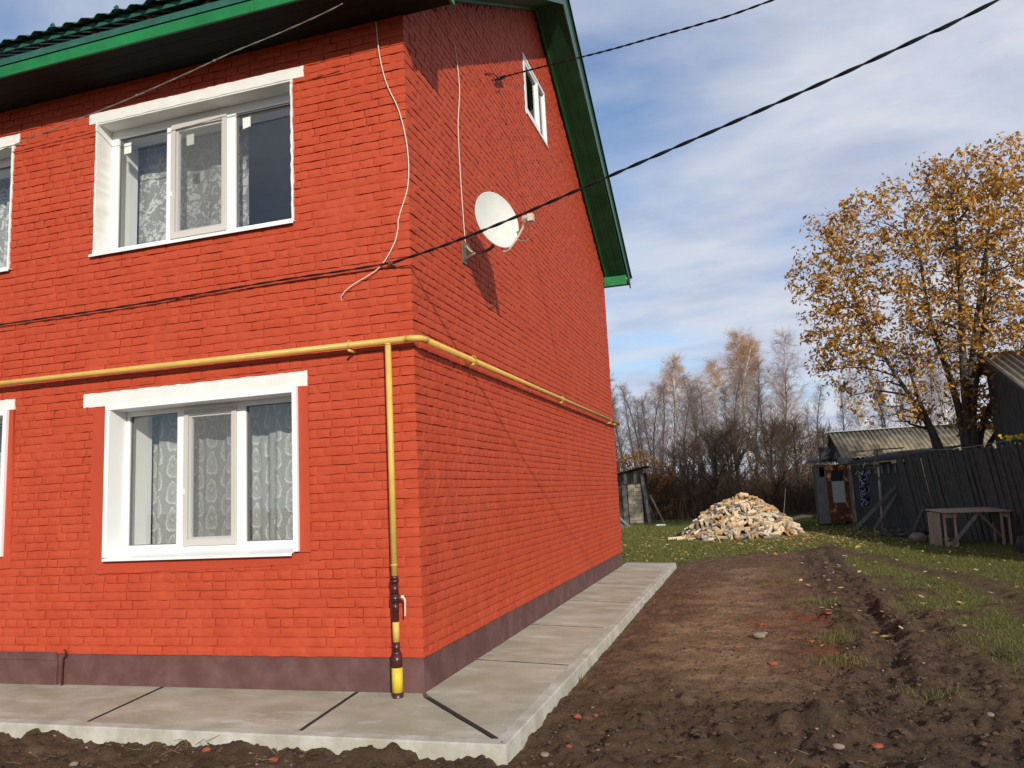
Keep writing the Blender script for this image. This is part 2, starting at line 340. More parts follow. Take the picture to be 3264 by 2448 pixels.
LACE1 = lace_mat('lace_drops', 'drops'); LACE2 = lace_mat('lace_leaves', 'leaves')

# ================================================================== GROUND
BAND = [(4.0, 14.0), (3.75, 9.5), (3.75, 6.0), (3.75, 3.0), (3.6, 1.0), (3.3, -1.0), (2.6, -3.0)]
RUTS = [([(4.0, 13.2), (3.9, 9.5), (3.86, 6.96), (3.68, 4.97), (3.65, 2.8)], 0.14, 0.10),
        ([(3.95, 6.5), (3.82, 4.5), (3.84, 3.61), (3.79, 2.87), (3.49, 1.69), (3.33, 0.84)], 0.12, 0.10),
        ([(4.25, 5.2), (4.21, 2.96), (4.19, 2.39), (4.26, 2.08), (4.45, 1.6)], 0.14, 0.12),
        ([(3.5, 1.9), (3.56, 1.33), (3.62, 1.04), (3.66, 0.62), (3.75, -0.3)], 0.12, 0.10),
        ([(4.4, 3.2), (4.49, 2.61), (4.62, 1.99), (4.9, 1.2)], 0.13, 0.10)]
BARE = [(4.2, 13.4), (4.99, 11.44), (5.21, 9.67), (5.75, 8.0), (5.64, 6.16), (5.57, 5.24), (5.5, 3.0)]
def ground(x, y):
    x = np.asarray(x, float); y = np.asarray(y, float)
    wob = (fbm(x * 0.9, y * 0.9, 3, 5) - 0.5)
    back = np.interp(x, [-12, 0.9, 1.15, 2.06, 2.96, 4.1, 6], [11.4, 11.4, 11.8, 13.2, 14.1, 14.2, 13.5]) + wob * 1.6
    inside = sstep(0.35, -0.35, y - back) * sstep(4.75, 3.95, x + wob * 1.1) + 0.0
    inside = np.maximum(inside, sstep(-0.1, -0.9, y + wob * 1.6) * sstep(5.2, 4.2, x))
    db, _ = segdist(x, y, BAND)
    hw = np.interp(y, [-3, 1, 6, 14], [1.1, 0.62, 0.42, 0.42])
    dark = sstep(1.15, 0.55, db / hw + wob * 1.3)
    dark = np.maximum(dark, sstep(1.35, -0.75, y + wob * 3.4 + (fbm(x * 2.4, y * 2.4, 3, 71) - .5) * 1.8 + np.clip((2.3 - x) * .55, 0, .75)) * (0.84 + 0.2 * wob))
    dcore, _ = segdist(x, y, [(2.35, 9.5), (2.2, 7.5), (2.1, 5.0), (2.05, 2.4), (2.35, 1.0)]); pale = sstep(0.75, 0.15, dcore + wob * 1.1 + (fbm(x * 3, y * 3, 3, 44) - .5) * .7)
    dbare, _ = segdist(x, y, BARE)
    bare = sstep(0.42, 0.10, dbare + wob * 0.5) * 0.85
    patch = fbm(x * 1.7, y * 1.7, 3, 21)
    grass = np.clip(1 - inside, 0, 1) * (1 - bare) * np.where(y < 12, sstep(0.33, 0.52, patch + np.clip((x - 4.2) * 0.12, 0, 0.2)), 1.0)
    dark = np.maximum(dark, sstep(3.25, 3.75, x + wob * .6) * sstep(14, 11, y) * (0.80 + .3 * wob))
    dark = np.clip(np.maximum(dark, bare * 0.8) * (1 - grass * 0.8), 0, 1)
    soil = 1 - grass
    z = -0.43 + 0.04 * (fbm(x * 0.35, y * 0.35, 3, 1) - 0.5) * 2
    near = sstep(26, 6, y)
    cl = fbm(x * 4.2, y * 4.2, 3, 9); lump = np.maximum(cl - 0.48, 0) * 2
    fine = fbm(x * 15, y * 15, 3, 31) - 0.5
    gran = fbm(x * 34, y * 34, 2, 37) - 0.5
    rough = (0.62 + 0.75 * dark) * (1 - 0.55 * pale * (1 - dark))
    z = z + soil * near * (lump * 0.075 * rough + fine * 0.055 * rough + np.maximum(gran - .05, 0) * 0.07) + grass * fine * 0.03
    z = z + 0.035 * sstep(0.8, 1.4, x) * sstep(3.4, 2.4, x) * sstep(-1, 1, y) * sstep(13, 10, y)
    for pts, w, dep in RUTS:
        d, al = segdist(x, y, pts); d = d + (fbm(x * 5, y * 5, 2, 3) - 0.5) * 0.10
        tread = 0.8 + 0.2 * np.sin(al * 2 * pi / 0.13)
        z = z - dep * 0.55 * np.exp(-(d / w) ** 2 * 2.2) * tread * (0.15 + 1.5 * sstep(.35, .7, fbm(x * 1.9, y * 1.9, 2, 61))) + 0.018 * np.exp(-((d - w * 1.9) / (w * 0.7)) ** 2)
    for hx, hy, hr, hh in ((4.05, 13.4, 0.5, 0.13), (2.43, 0.15, 0.30, 0.09), (2.85, 0.0, 0.25, 0.06), (-0.9, -1.12, 0.2, 0.05), (0.05, -1.08, 0.13, 0.10), (-2.6, -1.1, 0.25, 0.08), (-0.4, -1.15, 0.2, 0.04), (0.75, -1.1, 0.12, 0.06)):
        q = np.hypot(x - hx, y - hy) / hr; z = z + hh * np.exp(-q * q * 1.5) * (0.6 + 0.8 * cl)
    # soil banked against the paving edge, nothing under the paving
    dp = np.maximum(x - 0.95, np.maximum(-0.97 - y, y - 10.6)); outp = np.where((x < 0.95) & (y > -0.97) & (y < 10.6), -1, dp)
    edge_ = np.exp(-np.clip(outp, 0, 9) / 0.10) * (outp >= 0); z = z * (1 - .55 * edge_ * (x > .9)) + (-.398) * .55 * edge_ * (x > .9) + 0.045 * edge_ * (x <= .9)
    z = np.where(outp < -0.5, -0.62, z)
    dry = soil * (1 - dark)
    redp = np.exp(-(((x - 3.1) / 0.28) ** 2 + ((y - 4.5) / 0.35) ** 2)) + 0.7 * np.exp(-(((x - 3.05) / 0.3) ** 2 + ((y - 2.8) / 0.5) ** 2)) + 0.5 * np.exp(-(((x - 2.5) / 0.5) ** 2 + ((y - 3.9) / 0.3) ** 2))
    return z, grass, dark, np.clip(redp, 0, 1) * sstep(0.42, 0.6, fbm(x * 7, y * 7, 3, 77)), pale
def gz(x, y): return float(ground(np.array([x]), np.array([y]))[0][0])
def ground4(x, y): return ground(x, y)[:4]
def axis(a, b, step, g0, lo, hi, grow):
    c = list(np.arange(a, b, step)); s = step
    while c[-1] < hi: s = step + grow * (c[-1] - g0[1] if c[-1] > g0[1] else 0); c.append(c[-1] + s)
    s = step; d = [c[0]]
    while d[-1] > lo: s = step + max(grow, 0.08) * 1.6 * (a - d[-1]); d.append(d[-1] - s)
    return np.array(d[:0:-1] + c)
gx = axis(-3.7, 5.4, 0.026, (0, 5.4), -900, 900, 0.10)
gy = axis(-1.7, 4.5, 0.026, (0, 4.5), -900, 1500, 0.015)
GX, GY = np.meshgrid(gx, gy); GZ, GG, GD, GR, GP = ground(GX, GY)
nX, nY = len(gx), len(gy); ii = np.arange((nX - 1) * (nY - 1)); r0_, c0_ = ii // (nX - 1), ii % (nX - 1); b0 = r0_ * nX + c0_
F4 = np.stack([b0, b0 + 1, b0 + nX + 1, b0 + nX], 1)
colr = np.stack([GG.ravel(), GD.ravel(), GR.ravel(), GP.ravel()], 1)
GM = bpy.data.materials.new('yard_soil'); GM.use_nodes = True; t = GM.node_tree; bs = t.nodes['Principled BSDF']; bs.inputs['Roughness'].default_value = 0.95; bs.inputs['Specular IOR Level'].default_value = 0.15
at = nd(t, 'ShaderNodeVertexColor'); at.layer_name = 'Cover'; sp = nd(t, 'ShaderNodeSeparateColor'); t.links.new(at.outputs[0], sp.inputs[0])
gp = nd(t, 'ShaderNodeNewGeometry')
def gn(sc, det, lo, hi, pos=(0.35, 0.65)):
    n = nd(t, 'ShaderNodeTexNoise'); n.inputs['Scale'].default_value = sc; n.inputs['Detail'].default_value = det; n.inputs['Roughness'].default_value = 0.7
    t.links.new(gp.outputs['Position'], n.inputs['Vector']); rp = ramp(t, [(pos[0], lo), (pos[1], hi)]); t.links.new(n.outputs[0], rp.inputs[0]); return rp.outputs[0], n.outputs[0]
dryc, _ = gn(2.2, 8, (0.17, 0.099, 0.054), (0.40, 0.252, 0.146)); dkc, _ = gn(5, 8, (0.054, 0.035, 0.022), (0.158, 0.101, 0.063)); grc, _ = gn(3, 8, (0.06, 0.066, 0.022), (0.16, 0.15, 0.055))
speck, sv = gn(90, 3, (0, 0, 0), (1, 1, 1), (0.66, 0.74))
medc, _ = gn(4.5, 9, (0.085, 0.044, 0.024), (0.265, 0.152, 0.086), (0.3, 0.7)); c_ = mixc(t, at.outputs['Alpha'], medc, dryc); c_ = mixc(t, sp.outputs[1], c_, dkc); c_ = mixc(t, sp.outputs[2], c_, (0.30, 0.065, 0.026)); c_ = mixc(t, sp.outputs[0], c_, grc)
c_ = mixc(t, math_(t, 'MULTIPLY', speck, 0.22), c_, (0.28, 0.22, 0.17)); t.links.new(c_, bs.inputs['Base Color'])
bn = nd(t, 'ShaderNodeTexNoise'); bn.inputs['Scale'].default_value = 28; bn.inputs['Detail'].default_value = 8; bn.inputs['Roughness'].default_value = 0.75; t.links.new(gp.outputs['Position'], bn.inputs['Vector'])
bp = nd(t, 'ShaderNodeBump'); bp.inputs['Distance'].default_value = 0.055; bp.inputs['Strength'].default_value = 1.0; t.links.new(bn.outputs[0], bp.inputs['Height']); t.links.new(bp.outputs[0], bs.inputs['Normal'])
o = link('ground', npmesh('ground', np.stack([GX.ravel(), GY.ravel(), GZ.ravel()], 1), F4, GM, True, {'Cover': colr})); struct(o)

# ================================================================== PAVING
def ptop(a, b): return -0.266 - 0.038 * max(0.0, min(1.2, max(a, -b)))
pave = empty('pavement'); struct(pave)
def pfn(a, b, d): return (a, b, ptop(a, b) - d)
G = 0.019
slabs = [[(-6.4, 0.06), (-4.33 - G, 0.06), (-4.25 - G, -0.968), (-6.4, -0.968)],
         [(-4.33 + G, 0.06), (-2.462 - G, 0.06), (-2.352 - G, -0.968), (-4.25 + G, -0.968)],
         [(-2.462 + G, 0.06), (-0.59 - G, 0.06), (-0.545 - G, -0.968), (-2.352 + G, -0.968)],
         [(-0.59 + G, 0.06), (-0.03, 0.06), (-0.03, 0.0), (0.0, -0.03 - G), (0.045 - G, -0.075 - G), (0.94 - G * 1.4, -0.968), (-0.545 + G, -0.968)],
         [(-0.03, 0.06), (0.045 + G, -0.075 + G), (0.94, -0.95 + G), (0.94, 1.20 - G), (-0.03, 1.24 - G)],
         [(-0.03, 1.24 + G), (0.94, 1.20 + G), (0.94, 3.08 - G), (-0.03, 3.10 - G)], [(-0.03, 3.10 + G), (0.94, 3.08 + G), (0.94, 4.99 - G), (-0.03, 5.06 - G)],
         [(-0.03, 5.06 + G), (0.94, 4.99 + G), (0.94, 6.90 - G), (-0.03, 6.98 - G)], [(-0.03, 6.98 + G), (0.94, 6.90 + G), (0.94, 8.76 - G), (-0.03, 8.80 - G)],
         [(-0.03, 8.80 + G), (0.94, 8.76 + G), (0.96, 10.52), (-0.03, 10.45)]]
for i, s_ in enumerate(slabs):
    MB().prism(wobble(s_, 0.12, 0.0022, i), pfn, 0.0, 0.26).build('slab', CONC, pave)
def joint(a, b):
    m = MB(); a = Vector((*a, 0)); b = Vector((*b, 0)); d = (b - a).normalized(); n = Vector((-d.y, d.x, 0)) * (G * 0.92); vs = []
    rr = random.Random(a.x); K = 14
    for k in range(K + 1):
        p = a.lerp(b, k / K); dz = rr.uniform(0.0004, 0.0026)
        for sgn in (-1, 1): q = p + n * sgn; vs.append((q.x, q.y, ptop(q.x, q.y) - dz))
        for sgn in (-1, 1): q = p + n * sgn; vs.append((q.x, q.y, ptop(q.x, q.y) - 0.12))
    fs = []
    for k in range(K): o_ = k * 4; fs += [(o_, o_ + 1, o_ + 5, o_ + 4), (o_ + 2, o_ + 6, o_ + 7, o_ + 3)]
    m.add(vs, fs).build('joint_board', BOARDJ, pave)
for a, b in (((-4.33, 0.0), (-4.26, -0.9)), ((-2.46, 0.02), (-2.36, -0.90)), ((-0.59, 0.02), (-0.55, -0.88)), ((0.05, -0.08), (0.86, -0.872)), ((-0.02, 1.238), (0.86, 1.203)), ((-0.02, 3.10), (0.84, 3.083)), ((-0.02, 5.058), (0.85, 4.996)), ((-0.02, 6.98), (0.86, 6.906)), ((-0.02, 8.80), (0.86, 8.763))):
    joint(a, b)
def edge(inner, outer, seed):
    """cement skim along the paving edge: uneven inner line on top, rough face down into the soil"""
    rr = random.Random(seed); K = len(inner); vs = []; fs = []
    for p, q in zip(inner, outer):
        p = (p[0] + rr.uniform(-.008, .008), p[1] + rr.uniform(-.008, .008)); e = rr.uniform(-.0012, .0012)
        qx, qy = q[0] + e, q[1] + e
        nx, ny = (q[0] - p[0]), (q[1] - p[1]); L = math.hypot(nx, ny); nx /= L; ny /= L
        vs += [(*p, ptop(*p) - 0.001), (p[0] + nx * .012, p[1] + ny * .012, ptop(*p) + 0.0012), (qx - nx * .006, qy - ny * .006, ptop(qx, qy) + 0.0012), (qx + nx * .002, qy + ny * .002, ptop(qx, qy) - 0.007),
               (qx + nx * (.008 + rr.uniform(-.0015, .0015)), qy + ny * (.008 + rr.uniform(-.0015, .0015)), ptop(qx, qy) - 0.10), (qx + nx * .02, qy + ny * .02, -0.62)]
    for k in range(K - 1):
        for j in range(5): fs.append((k * 6 + j, k * 6 + j + 1, k * 6 + 7 + j, k * 6 + 6 + j))
    MB().add(vs, fs).build('cement_edge', CONCE, pave)
N1 = 130; xs_ = [-6.4 + (7.365) * k / N1 for k in range(N1 + 1)]
edge([(x, -0.885) for x in xs_[:-1]] + [(0.865, -0.885)], [(x, -0.985) for x in xs_[:-1]] + [(0.962, -0.985)], 1)
N2 = 190; ys_ = [-0.885 + 11.4 * k / N2 for k in range(N2 + 1)]
edge([(0.865, y) for y in ys_], [(0.962, -0.985 if k == 0 else y) for k, y in enumerate(ys_)], 2)

# ================================================================== HOUSE
house = empty('brick_house'); tag(house, 'two-storey house of red painted brick with green roof and white windows', 'house')
CRS = 0.077; HX0 = -7.2; HY1 = 9.86; RIDGE_Y = 4.93
def rake(y): return 8.58 - 0.60 * abs(y - RIDGE_Y)
WTOP = 5.46
# openings in the front (x0, x1, z0, z1) that carry no brick, openings in the side (y0, y1, z0, z1)
FOPEN = [(-3.312, -1.110, 3.70, 5.06), (-3.404, -0.991, 5.055, 5.168), (-3.262, -0.988, 0.748, 2.232), (-3.383, -0.995, 2.225, 2.361),
         (-6.3, -4.385, 3.70, 5.03), (-6.3, -4.298, 5.025, 5.145), (-6.3, -4.205, 0.79, 2.285), (-6.3, -4.222, 2.28, 2.392)]
SOPEN = [(4.14, 5.37, 6.52, 7.43)]
def wall_open(side, a, b): return any(o[0] < a < o[1] and o[2] < b < o[3] for o in (SOPEN if side else FOPEN))
fw = empty('front_wall'); fw.parent = house
sw = empty('side_wall'); sw.parent = house
def mortar(side):
    if side: a = np.arange(0.0, HY1 + 0.001, 0.0255); b = np.arange(0, 8.62, 0.0192)
    else: a = np.arange(HX0, 0.0001, 0.0255); b = np.arange(0, WTOP, 0.0154)
    A, B = np.meshgrid(a, b); s0 = 50 if side else 10
    D = (-0.0066 if side else -0.0054) + 0.021 * (fbm(A * 11, B * 18, 3, s0) - 0.5) + 0.011 * (fbm(A * 1.6, B * 1.6, 2, s0 + 3) - 0.5)
    D[:, 0 if side else -1] = -0.004
    n = len(a); i = np.arange((n - 1) * (len(b) - 1)); r, c = i // (n - 1), i % (n - 1); q = r * n + c
    ac = (a[c] + a[c + 1]) / 2; bc = (b[r] + b[r + 1]) / 2; keep = np.ones(len(i), bool)
    for o in (SOPEN if side else FOPEN): keep &= ~((ac > o[0]) & (ac < o[1]) & (bc > o[2]) & (bc < o[3]))
    if side: keep &= bc < (8.58 - 0.60 * np.abs(ac - RIDGE_Y)) + 0.02
    q = q[keep]
    if side: V = np.stack([D.ravel(), A.ravel(), B.ravel()], 1)
    else: V = np.stack([A.ravel(), -D.ravel(), B.ravel()], 1)
    return npmesh('mortar', V, np.stack([q, q + 1, q + n + 1, q + n], 1), RED, True)
link('mortar', mortar(False), fw); link('mortar', mortar(True), sw)
# one brick: uneven outline, rounded arris; local u along, w up, -y outwards
def brick_verts(L, H, rr, depth, outer=0.0065):
    NU, NW = (5 if L > 0.18 else 3), 2; g = []
    for j in range(NW + 1):
        for i in range(NU + 1):
            eu = -1 if i == 0 else (1 if i == NU else 0); ew = -1 if j == 0 else (1 if j == NW else 0)
            u = L * i / NU + (rr.uniform(-0.004, 0.003) * abs(eu) if eu else rr.uniform(-.006, .006)); w = H * j / NW + (rr.uniform(-0.0034, 0.0030) if ew else rr.uniform(-.006, .006))
            d = outer + rr.uniform(-0.0016, 0.0014) - (0.0026 if eu or ew else 0) - (0.003 if eu and ew else 0)
            g.append((u, -d, w))
    W1 = NU + 1; fs = []
    for j in range(NW):
        for i in range(NU): q = j * W1 + i; fs.append((q, q + 1, q + W1 + 1, q + W1))
    ring = [i for i in range(W1)] + [NU + W1 * j for j in range(1, NW + 1)] + [NW * W1 + i for i in range(NU - 1, -1, -1)] + [W1 * j for j in range(NW - 1, 0, -1)]
    o = len(g); g2 = [(g[k][0], depth, g[k][2]) for k in ring]; n = len(ring)
    for k in range(n): fs.append((ring[k], o + k, o + (k + 1) % n, ring[(k + 1) % n]))
    fs.append(tuple(o + k for k in range(n)))
    return g + g2, fs
brk = random.Random(99); LAY = []
def lay(side):
    top = int((8.6 if side else WTOP) / CRS) + 1
    for n in range(top):
        z0 = n * CRS + 0.0046 + brk.uniform(-.0016, .0016); hc = (n % 5 == 3) if not side else (n % 4 == 1 or n % 7 == 5)
        lim = HY1 if side else -HX0; pos = 0.0; first = True
        if (n % 2 == 0) == side: pos = 0.133
        while pos < lim:
            corner = first and pos == 0.0
            L = 0.25 if (corner or not hc) else 0.12
            if not corner and not hc and brk.random() < 0.16: L = 0.12
            if first and not corner and n % 4 < 2: L = 0.185
            first = False
            L += brk.uniform(-.005, .004); gap = 0.0095 + brk.uniform(-.0025, .0025); a0, a1 = pos, min(pos + L, lim); pos += L + gap
            if a1 - a0 < 0.03: continue
            x0, x1 = (a0, a1) if side else (-a1, -a0)
            zc = z0 + 0.032; H = 0.0678 + brk.uniform(-.0015, .0015); segs = [(x0, x1)]
            for o in (SOPEN if side else FOPEN):
                if z0 + H * 0.6 < o[2] or z0 + H * 0.4 > o[3]: continue
                ns = []
                for s0, s1 in segs:
                    if s1 <= o[0] or s0 >= o[1]: ns.append((s0, s1)); continue
                    if s0 < o[0]: ns.append((s0, o[0]))
                    if s1 > o[1]: ns.append((o[1], s1))
                segs = ns
            for s0, s1 in segs:
                if s1 - s0 < 0.035: continue
                if side and z0 + H > rake((s0 + s1) / 2) + 0.02: continue
                if not side and z0 + H > WTOP + 0.01: continue
                LAY.append((side, s0, z0, s1 - s0, H, 0.12 if corner else 0.055, corner))
lay(False); lay(True)
# how large each brick shows from where the photograph was taken decides which ones are single objects
def show(bk):
    side, s, z, L, H, dp, cn = bk
    p = Vector((0, s + L / 2, z)) if side else Vector((s + L / 2, 0, z)); d = CAM - p
    nrm = Vector((1, 0, 0)) if side else Vector((0, -1, 0)); q = d.length
    if (p - CAM).dot(r_) < -(p - CAM).dot(f_) * 0.63: return 0
    return L * H * max(0, d.dot(nrm) / q) / q ** 2
order = sorted(range(len(LAY)), key=lambda i: -show(LAY[i])); single = set(order[:300])
VAR = {}
vr = random.Random(5)
for key, L, dp in (('s', 0.25, 0.055), ('h', 0.12, 0.055), ('c', 0.25, 0.12)):
    for k in range(9):
        v, f = brick_verts(L, 0.0655, vr, dp); VAR[key, k] = MB().add(v, f).mesh('brick', RED)
rest = {False: MB(), True: MB()}
for i, (side, s, z, L, H, dp, cn) in enumerate(LAY):
    off = brk.uniform(-.0022, .0022)
    if i in single:
        key = 'c' if cn else ('s' if L > 0.18 else 'h'); o = link('brick', VAR[key, brk.randrange(9)], sw if side else fw)
        o.scale = (L / (0.12 if key == 'h' else 0.25), 1, H / 0.0655)
        if side: o.location = (off, s, z); o.rotation_euler = (brk.uniform(-.004, .004), brk.uniform(-.012, .012), pi / 2)
        else: o.location = (s, -off, z); o.rotation_euler = (0, brk.uniform(-.006, .006), 0)
    else:
        v, f = brick_verts(L, H, brk, dp); tl = brk.uniform(-.006, .006)
        if side: v = [(-b + off, s + a, z + c + a * tl) for a, b, c in v]
        else: v = [(s + a, b - off, z + c + a * tl) for a, b, c in v]
        rest[side].add(v, f)
stuff(rest[False].build('brick_courses', RED, fw)); stuff(rest[True].build('brick_courses', RED, sw))

def ff(a, b, d): return (a, -d, b)          # front: x, z, outwards
def fs_(a, b, d): return (d, a, b)          # side: y, z, outwards
# plinth (set back behind the brick face), walls' backing, hatch
MB().prism(wobble([(HX0, -0.40), (-0.012, -0.40), (-0.012, 0.004), (HX0, 0.004)], 0.15, 0.002, 3), ff, -0.30, -0.012).build('plinth', PLINTH, house, bevel=0.004)
MB().prism(wobble([(0.0145, -0.40), (HY1 - 0.01, -0.40), (HY1 - 0.01, 0.004), (0.0145, 0.004)], 0.15, 0.002, 4), fs_, -0.30, -0.0135).build('plinth', PLINTH, house, bevel=0.004)
MB().prism(wobble([(-6.2, -0.285), (-3.60, -0.285), (-3.60, 0.016), (-6.2, 0.034)], 0.2, 0.003, 8), ff, -0.02, 0.012).build('plinth_hatch', PLINTH, house, bevel=0.004)
MB().prism(wobble([(-6.2, -0.045), (-3.605, -0.05), (-3.60, 0.014), (-6.2, 0.030)], 0.2, 0.003, 9), ff, 0.0, 0.022).build('hatch_flashing', PLINTH, house, bevel=0.003)
MB().tube(spline([(-3.53, -0.016, -0.27), (-3.525, -0.018, -0.12), (-3.515, -0.02, -0.03), (-3.49, -0.024, -0.015), (-3.485, -0.028, 0.03), (-3.50, -0.03, 0.045)]), 0.008, 6).build('earth_wire', BROWN, house, True)
# hidden remaining shell of the house: back wall, far end, inner leaf of the walls
m = MB(); m.box(HX0 - 0.3, HX0, 0, HY1, -0.4, WTOP); m.box(HX0, -0.31, HY1 - 0.3, HY1 - 0.02, -0.4, WTOP); m.build('rear_wall', RED, house)
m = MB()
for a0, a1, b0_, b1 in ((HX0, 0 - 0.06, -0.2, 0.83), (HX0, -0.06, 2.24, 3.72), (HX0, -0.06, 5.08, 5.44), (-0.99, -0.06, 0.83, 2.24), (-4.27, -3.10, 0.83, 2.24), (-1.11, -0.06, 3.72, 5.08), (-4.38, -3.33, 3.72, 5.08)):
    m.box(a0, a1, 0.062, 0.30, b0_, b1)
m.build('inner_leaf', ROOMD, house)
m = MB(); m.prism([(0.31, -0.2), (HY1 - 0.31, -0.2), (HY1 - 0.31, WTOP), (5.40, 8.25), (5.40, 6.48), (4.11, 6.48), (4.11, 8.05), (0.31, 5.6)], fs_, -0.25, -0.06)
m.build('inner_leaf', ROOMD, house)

# lintels
def lintel(x0, x1, z0, z1, seed): MB().prism(wobble([(x0, z0), (x1, z0), (x1, z1), (x0, z1)], 0.05, 0.0035, seed), ff, -0.10, 0.011).build('lintel', WHITEW, house, bevel=0.004)
lintel(-3.404, -0.991, 5.058, 5.166, 21); lintel(-3.383, -0.995, 2.228, 2.359, 22); lintel(-6.3, -4.300, 5.030, 5.143, 23); lintel(-6.3, -4.224, 2.282, 2.390, 24)
# smooth render round the ground-floor windows
m = MB(); m.prism(wobble([(-3.268, 0.835), (-3.262, 0.72), (-3.15, 0.703), (-2.2, 0.712), (-0.99, 0.742), (-0.984, 0.835)], 0.12, 0.006, 31), ff, -0.03, 0.0105)
m.prism(wobble([(-3.268, 0.837), (-3.06, 0.837), (-3.06, 2.226), (-3.262, 2.226)], 0.15, 0.005, 32), ff, -0.03, 0.010)
m.prism(wobble([(-1.12, 0.837), (-0.984, 0.837), (-0.989, 2.226), (-1.12, 2.226)], 0.15, 0.004, 33), ff, -0.03, 0.010)
m.build('window_render', PLASTER, house)
m = MB(); m.prism(wobble([(-6.3, 0.75), (-4.19, 0.775), (-4.225, 2.28), (-4.32, 2.28), (-4.32, 0.88), (-6.3, 0.88)], 0.12, 0.006, 34), ff, -0.03, 0.010); m.build('window_render', PLASTER, house)

def frame_ring(m, x0, x1, z0, z1, t, y0, y1, tb=None, tt=None, fn=None):
    tb = tb or t; tt = tt or t
    def B(a0, a1, b0, b1):
        if fn: m.prism([(a0, b0), (a1, b0), (a1, b1), (a0, b1)], fn, -y0, -y1)
        else: m.box(a0, a1, y0, y1, b0, b1)
    B(x0, x0 + t, z0, z1); B(x1 - t, x1, z0, z1); B(x0 + t, x1 - t, z0, z0 + tb); B(x0 + t, x1 - t, z1 - tt, z1)
def window(x0, x1, z0, z1, yf, panes, screen, stickers=(), lining=False, right_edge=0.0):
    """panes: clear glass openings (x0, x1, z0, z1); the one at index `screen` sits in a sash behind an insect screen"""
    w = empty('window'); w.parent = house
    m = MB(); pz0, pz1 = panes[0][2], panes[0][3]; y0, y1 = yf, yf + 0.06
    cuts = [x0] + [v for p in panes for v in p[:2]] + [x1]
    m.box(x0, x1, y0, y1, z0, pz0); m.box(x0, x1, y0, y1, pz1, z1)
    for a, b in zip(cuts[0::2], cuts[1::2]): m.box(a, b, y0, y1, pz0, pz1)
    m.build('frame', PVC, w, bevel=0.004)
    g = MB()
    for i, (a, b, c, d) in enumerate(panes):
        bead = MB(); frame_ring(bead, a, b, c, d, 0.007, y0 + 0.020, y0 + 0.05); bead.build('glazing_bead', GASKET if i != screen else PVC, w)
        if i == screen:
            s = MB(); frame_ring(s, a + 0.012, b - 0.012, c + 0.012, d - 0.012, 0.052, y0 + 0.004, y0 + 0.045); s.build('sash', PVC, w, bevel=0.003)
            s = MB(); frame_ring(s, a - 0.004, b + 0.004, c - 0.012, d + 0.006, 0.048, y0 - 0.016, y0 - 0.002, 0.058, 0.05); s.build('screen_frame', SCREENF, w, bevel=0.002)
            MB().add([(a + 0.04, y0 - 0.008, c + 0.04), (b - 0.04, y0 - 0.008, c + 0.04), (b - 0.04, y0 - 0.008, d - 0.04), (a + 0.04, y0 - 0.008, d - 0.04)], [(0, 1, 2, 3)]).build('insect_screen', MESHM, w)
            h = MB(); h.box(a + 0.002, a + 0.012, y0 - 0.03, y0 - 0.016, (c + d) / 2 - 0.16, (c + d) / 2 - 0.11); h.build('screen_pull', PVC, w)
        MB().add([(a, y0 + 0.03, c), (b, y0 + 0.03, c), (b, y0 + 0.03, d), (a, y0 + 0.03, d)], [(0, 1, 2, 3)]).build('pane', GLASS, w)
    for (sx, sz, tl) in stickers:
        q = [(sx, sz), (sx + 0.085, sz + 0.004 + tl), (sx + 0.082, sz + 0.115), (sx - 0.004, sz + 0.111)]
        MB().prism(q, ff, -(y0 + 0.0285), -(y0 + 0.027)).build('sticker', STICK, w)
    return w
def sill(x0, x1, zt, yb, yo, parent, fn=None):
    m = MB(); pr = [(yb, zt), (yo, zt - 0.035), (yo, zt - 0.058), (yo + 0.004, zt - 0.058), (yo + 0.006, zt - 0.04), (yb, zt - 0.008)]
    m.prism(pr, lambda a, b, d: (d, a, b), x0, x1); return m.build('sill', PVC, parent)
# first floor
uw = window(-3.33, -1.118, 3.735, 5.062, 0.175, [(-3.214, -2.632, 3.822, 4.962), (-2.566, -1.942, 3.826, 4.966), (-1.846, -1.235, 3.822, 4.955)], 1, [(-3.17, 4.80, 0.0), (-2.42, 4.75, 0.0), (-1.78, 4.80, 0.012)])
m = MB(); m.prism(wobble([(-3.319, 3.69), (-3.296, 3.69), (-3.296, 5.057), (-3.319, 5.057)], 0.045, 0.0045, 41), ff, -0.174, 0.0125); m.build('reveal', WHITEW, uw)
m = MB(); m.prism(wobble([(-1.127, 3.69), (-1.106, 3.69), (-1.106, 5.057), (-1.127, 5.057)], 0.045, 0.0045, 42), ff, -0.174, 0.0125); m.build('reveal', WHITEW, uw)
MB().box(-3.297, -1.126, 0.0005 - 0.005, 0.172, 5.045, 5.0575).build('reveal', WHITEW, uw)
sill(-3.335, -1.09, 3.742, 0.172, -0.045, uw)
# ground floor
lw = window(-3.085, -1.125, 0.862, 2.19, 0.175, [(-3.014, -2.473, 0.932, 2.135), (-2.388, -1.832, 0.925, 2.14), (-1.739, -1.20, 0.932, 2.133)], 1)
for a0, a1 in ((-3.097, -3.050), (-1.128, -1.083)):
    MB().box(a0, a1, -0.040, 0.172, 0.845, 2.226).build('reveal', PVC, lw, bevel=0.003)
MB().box(-3.049, -1.129, -0.030, 0.172, 2.182, 2.226).build('reveal', PVC, lw, bevel=0.003)
sill(-3.075, -1.130, 0.872, 0.172, -0.060, lw)
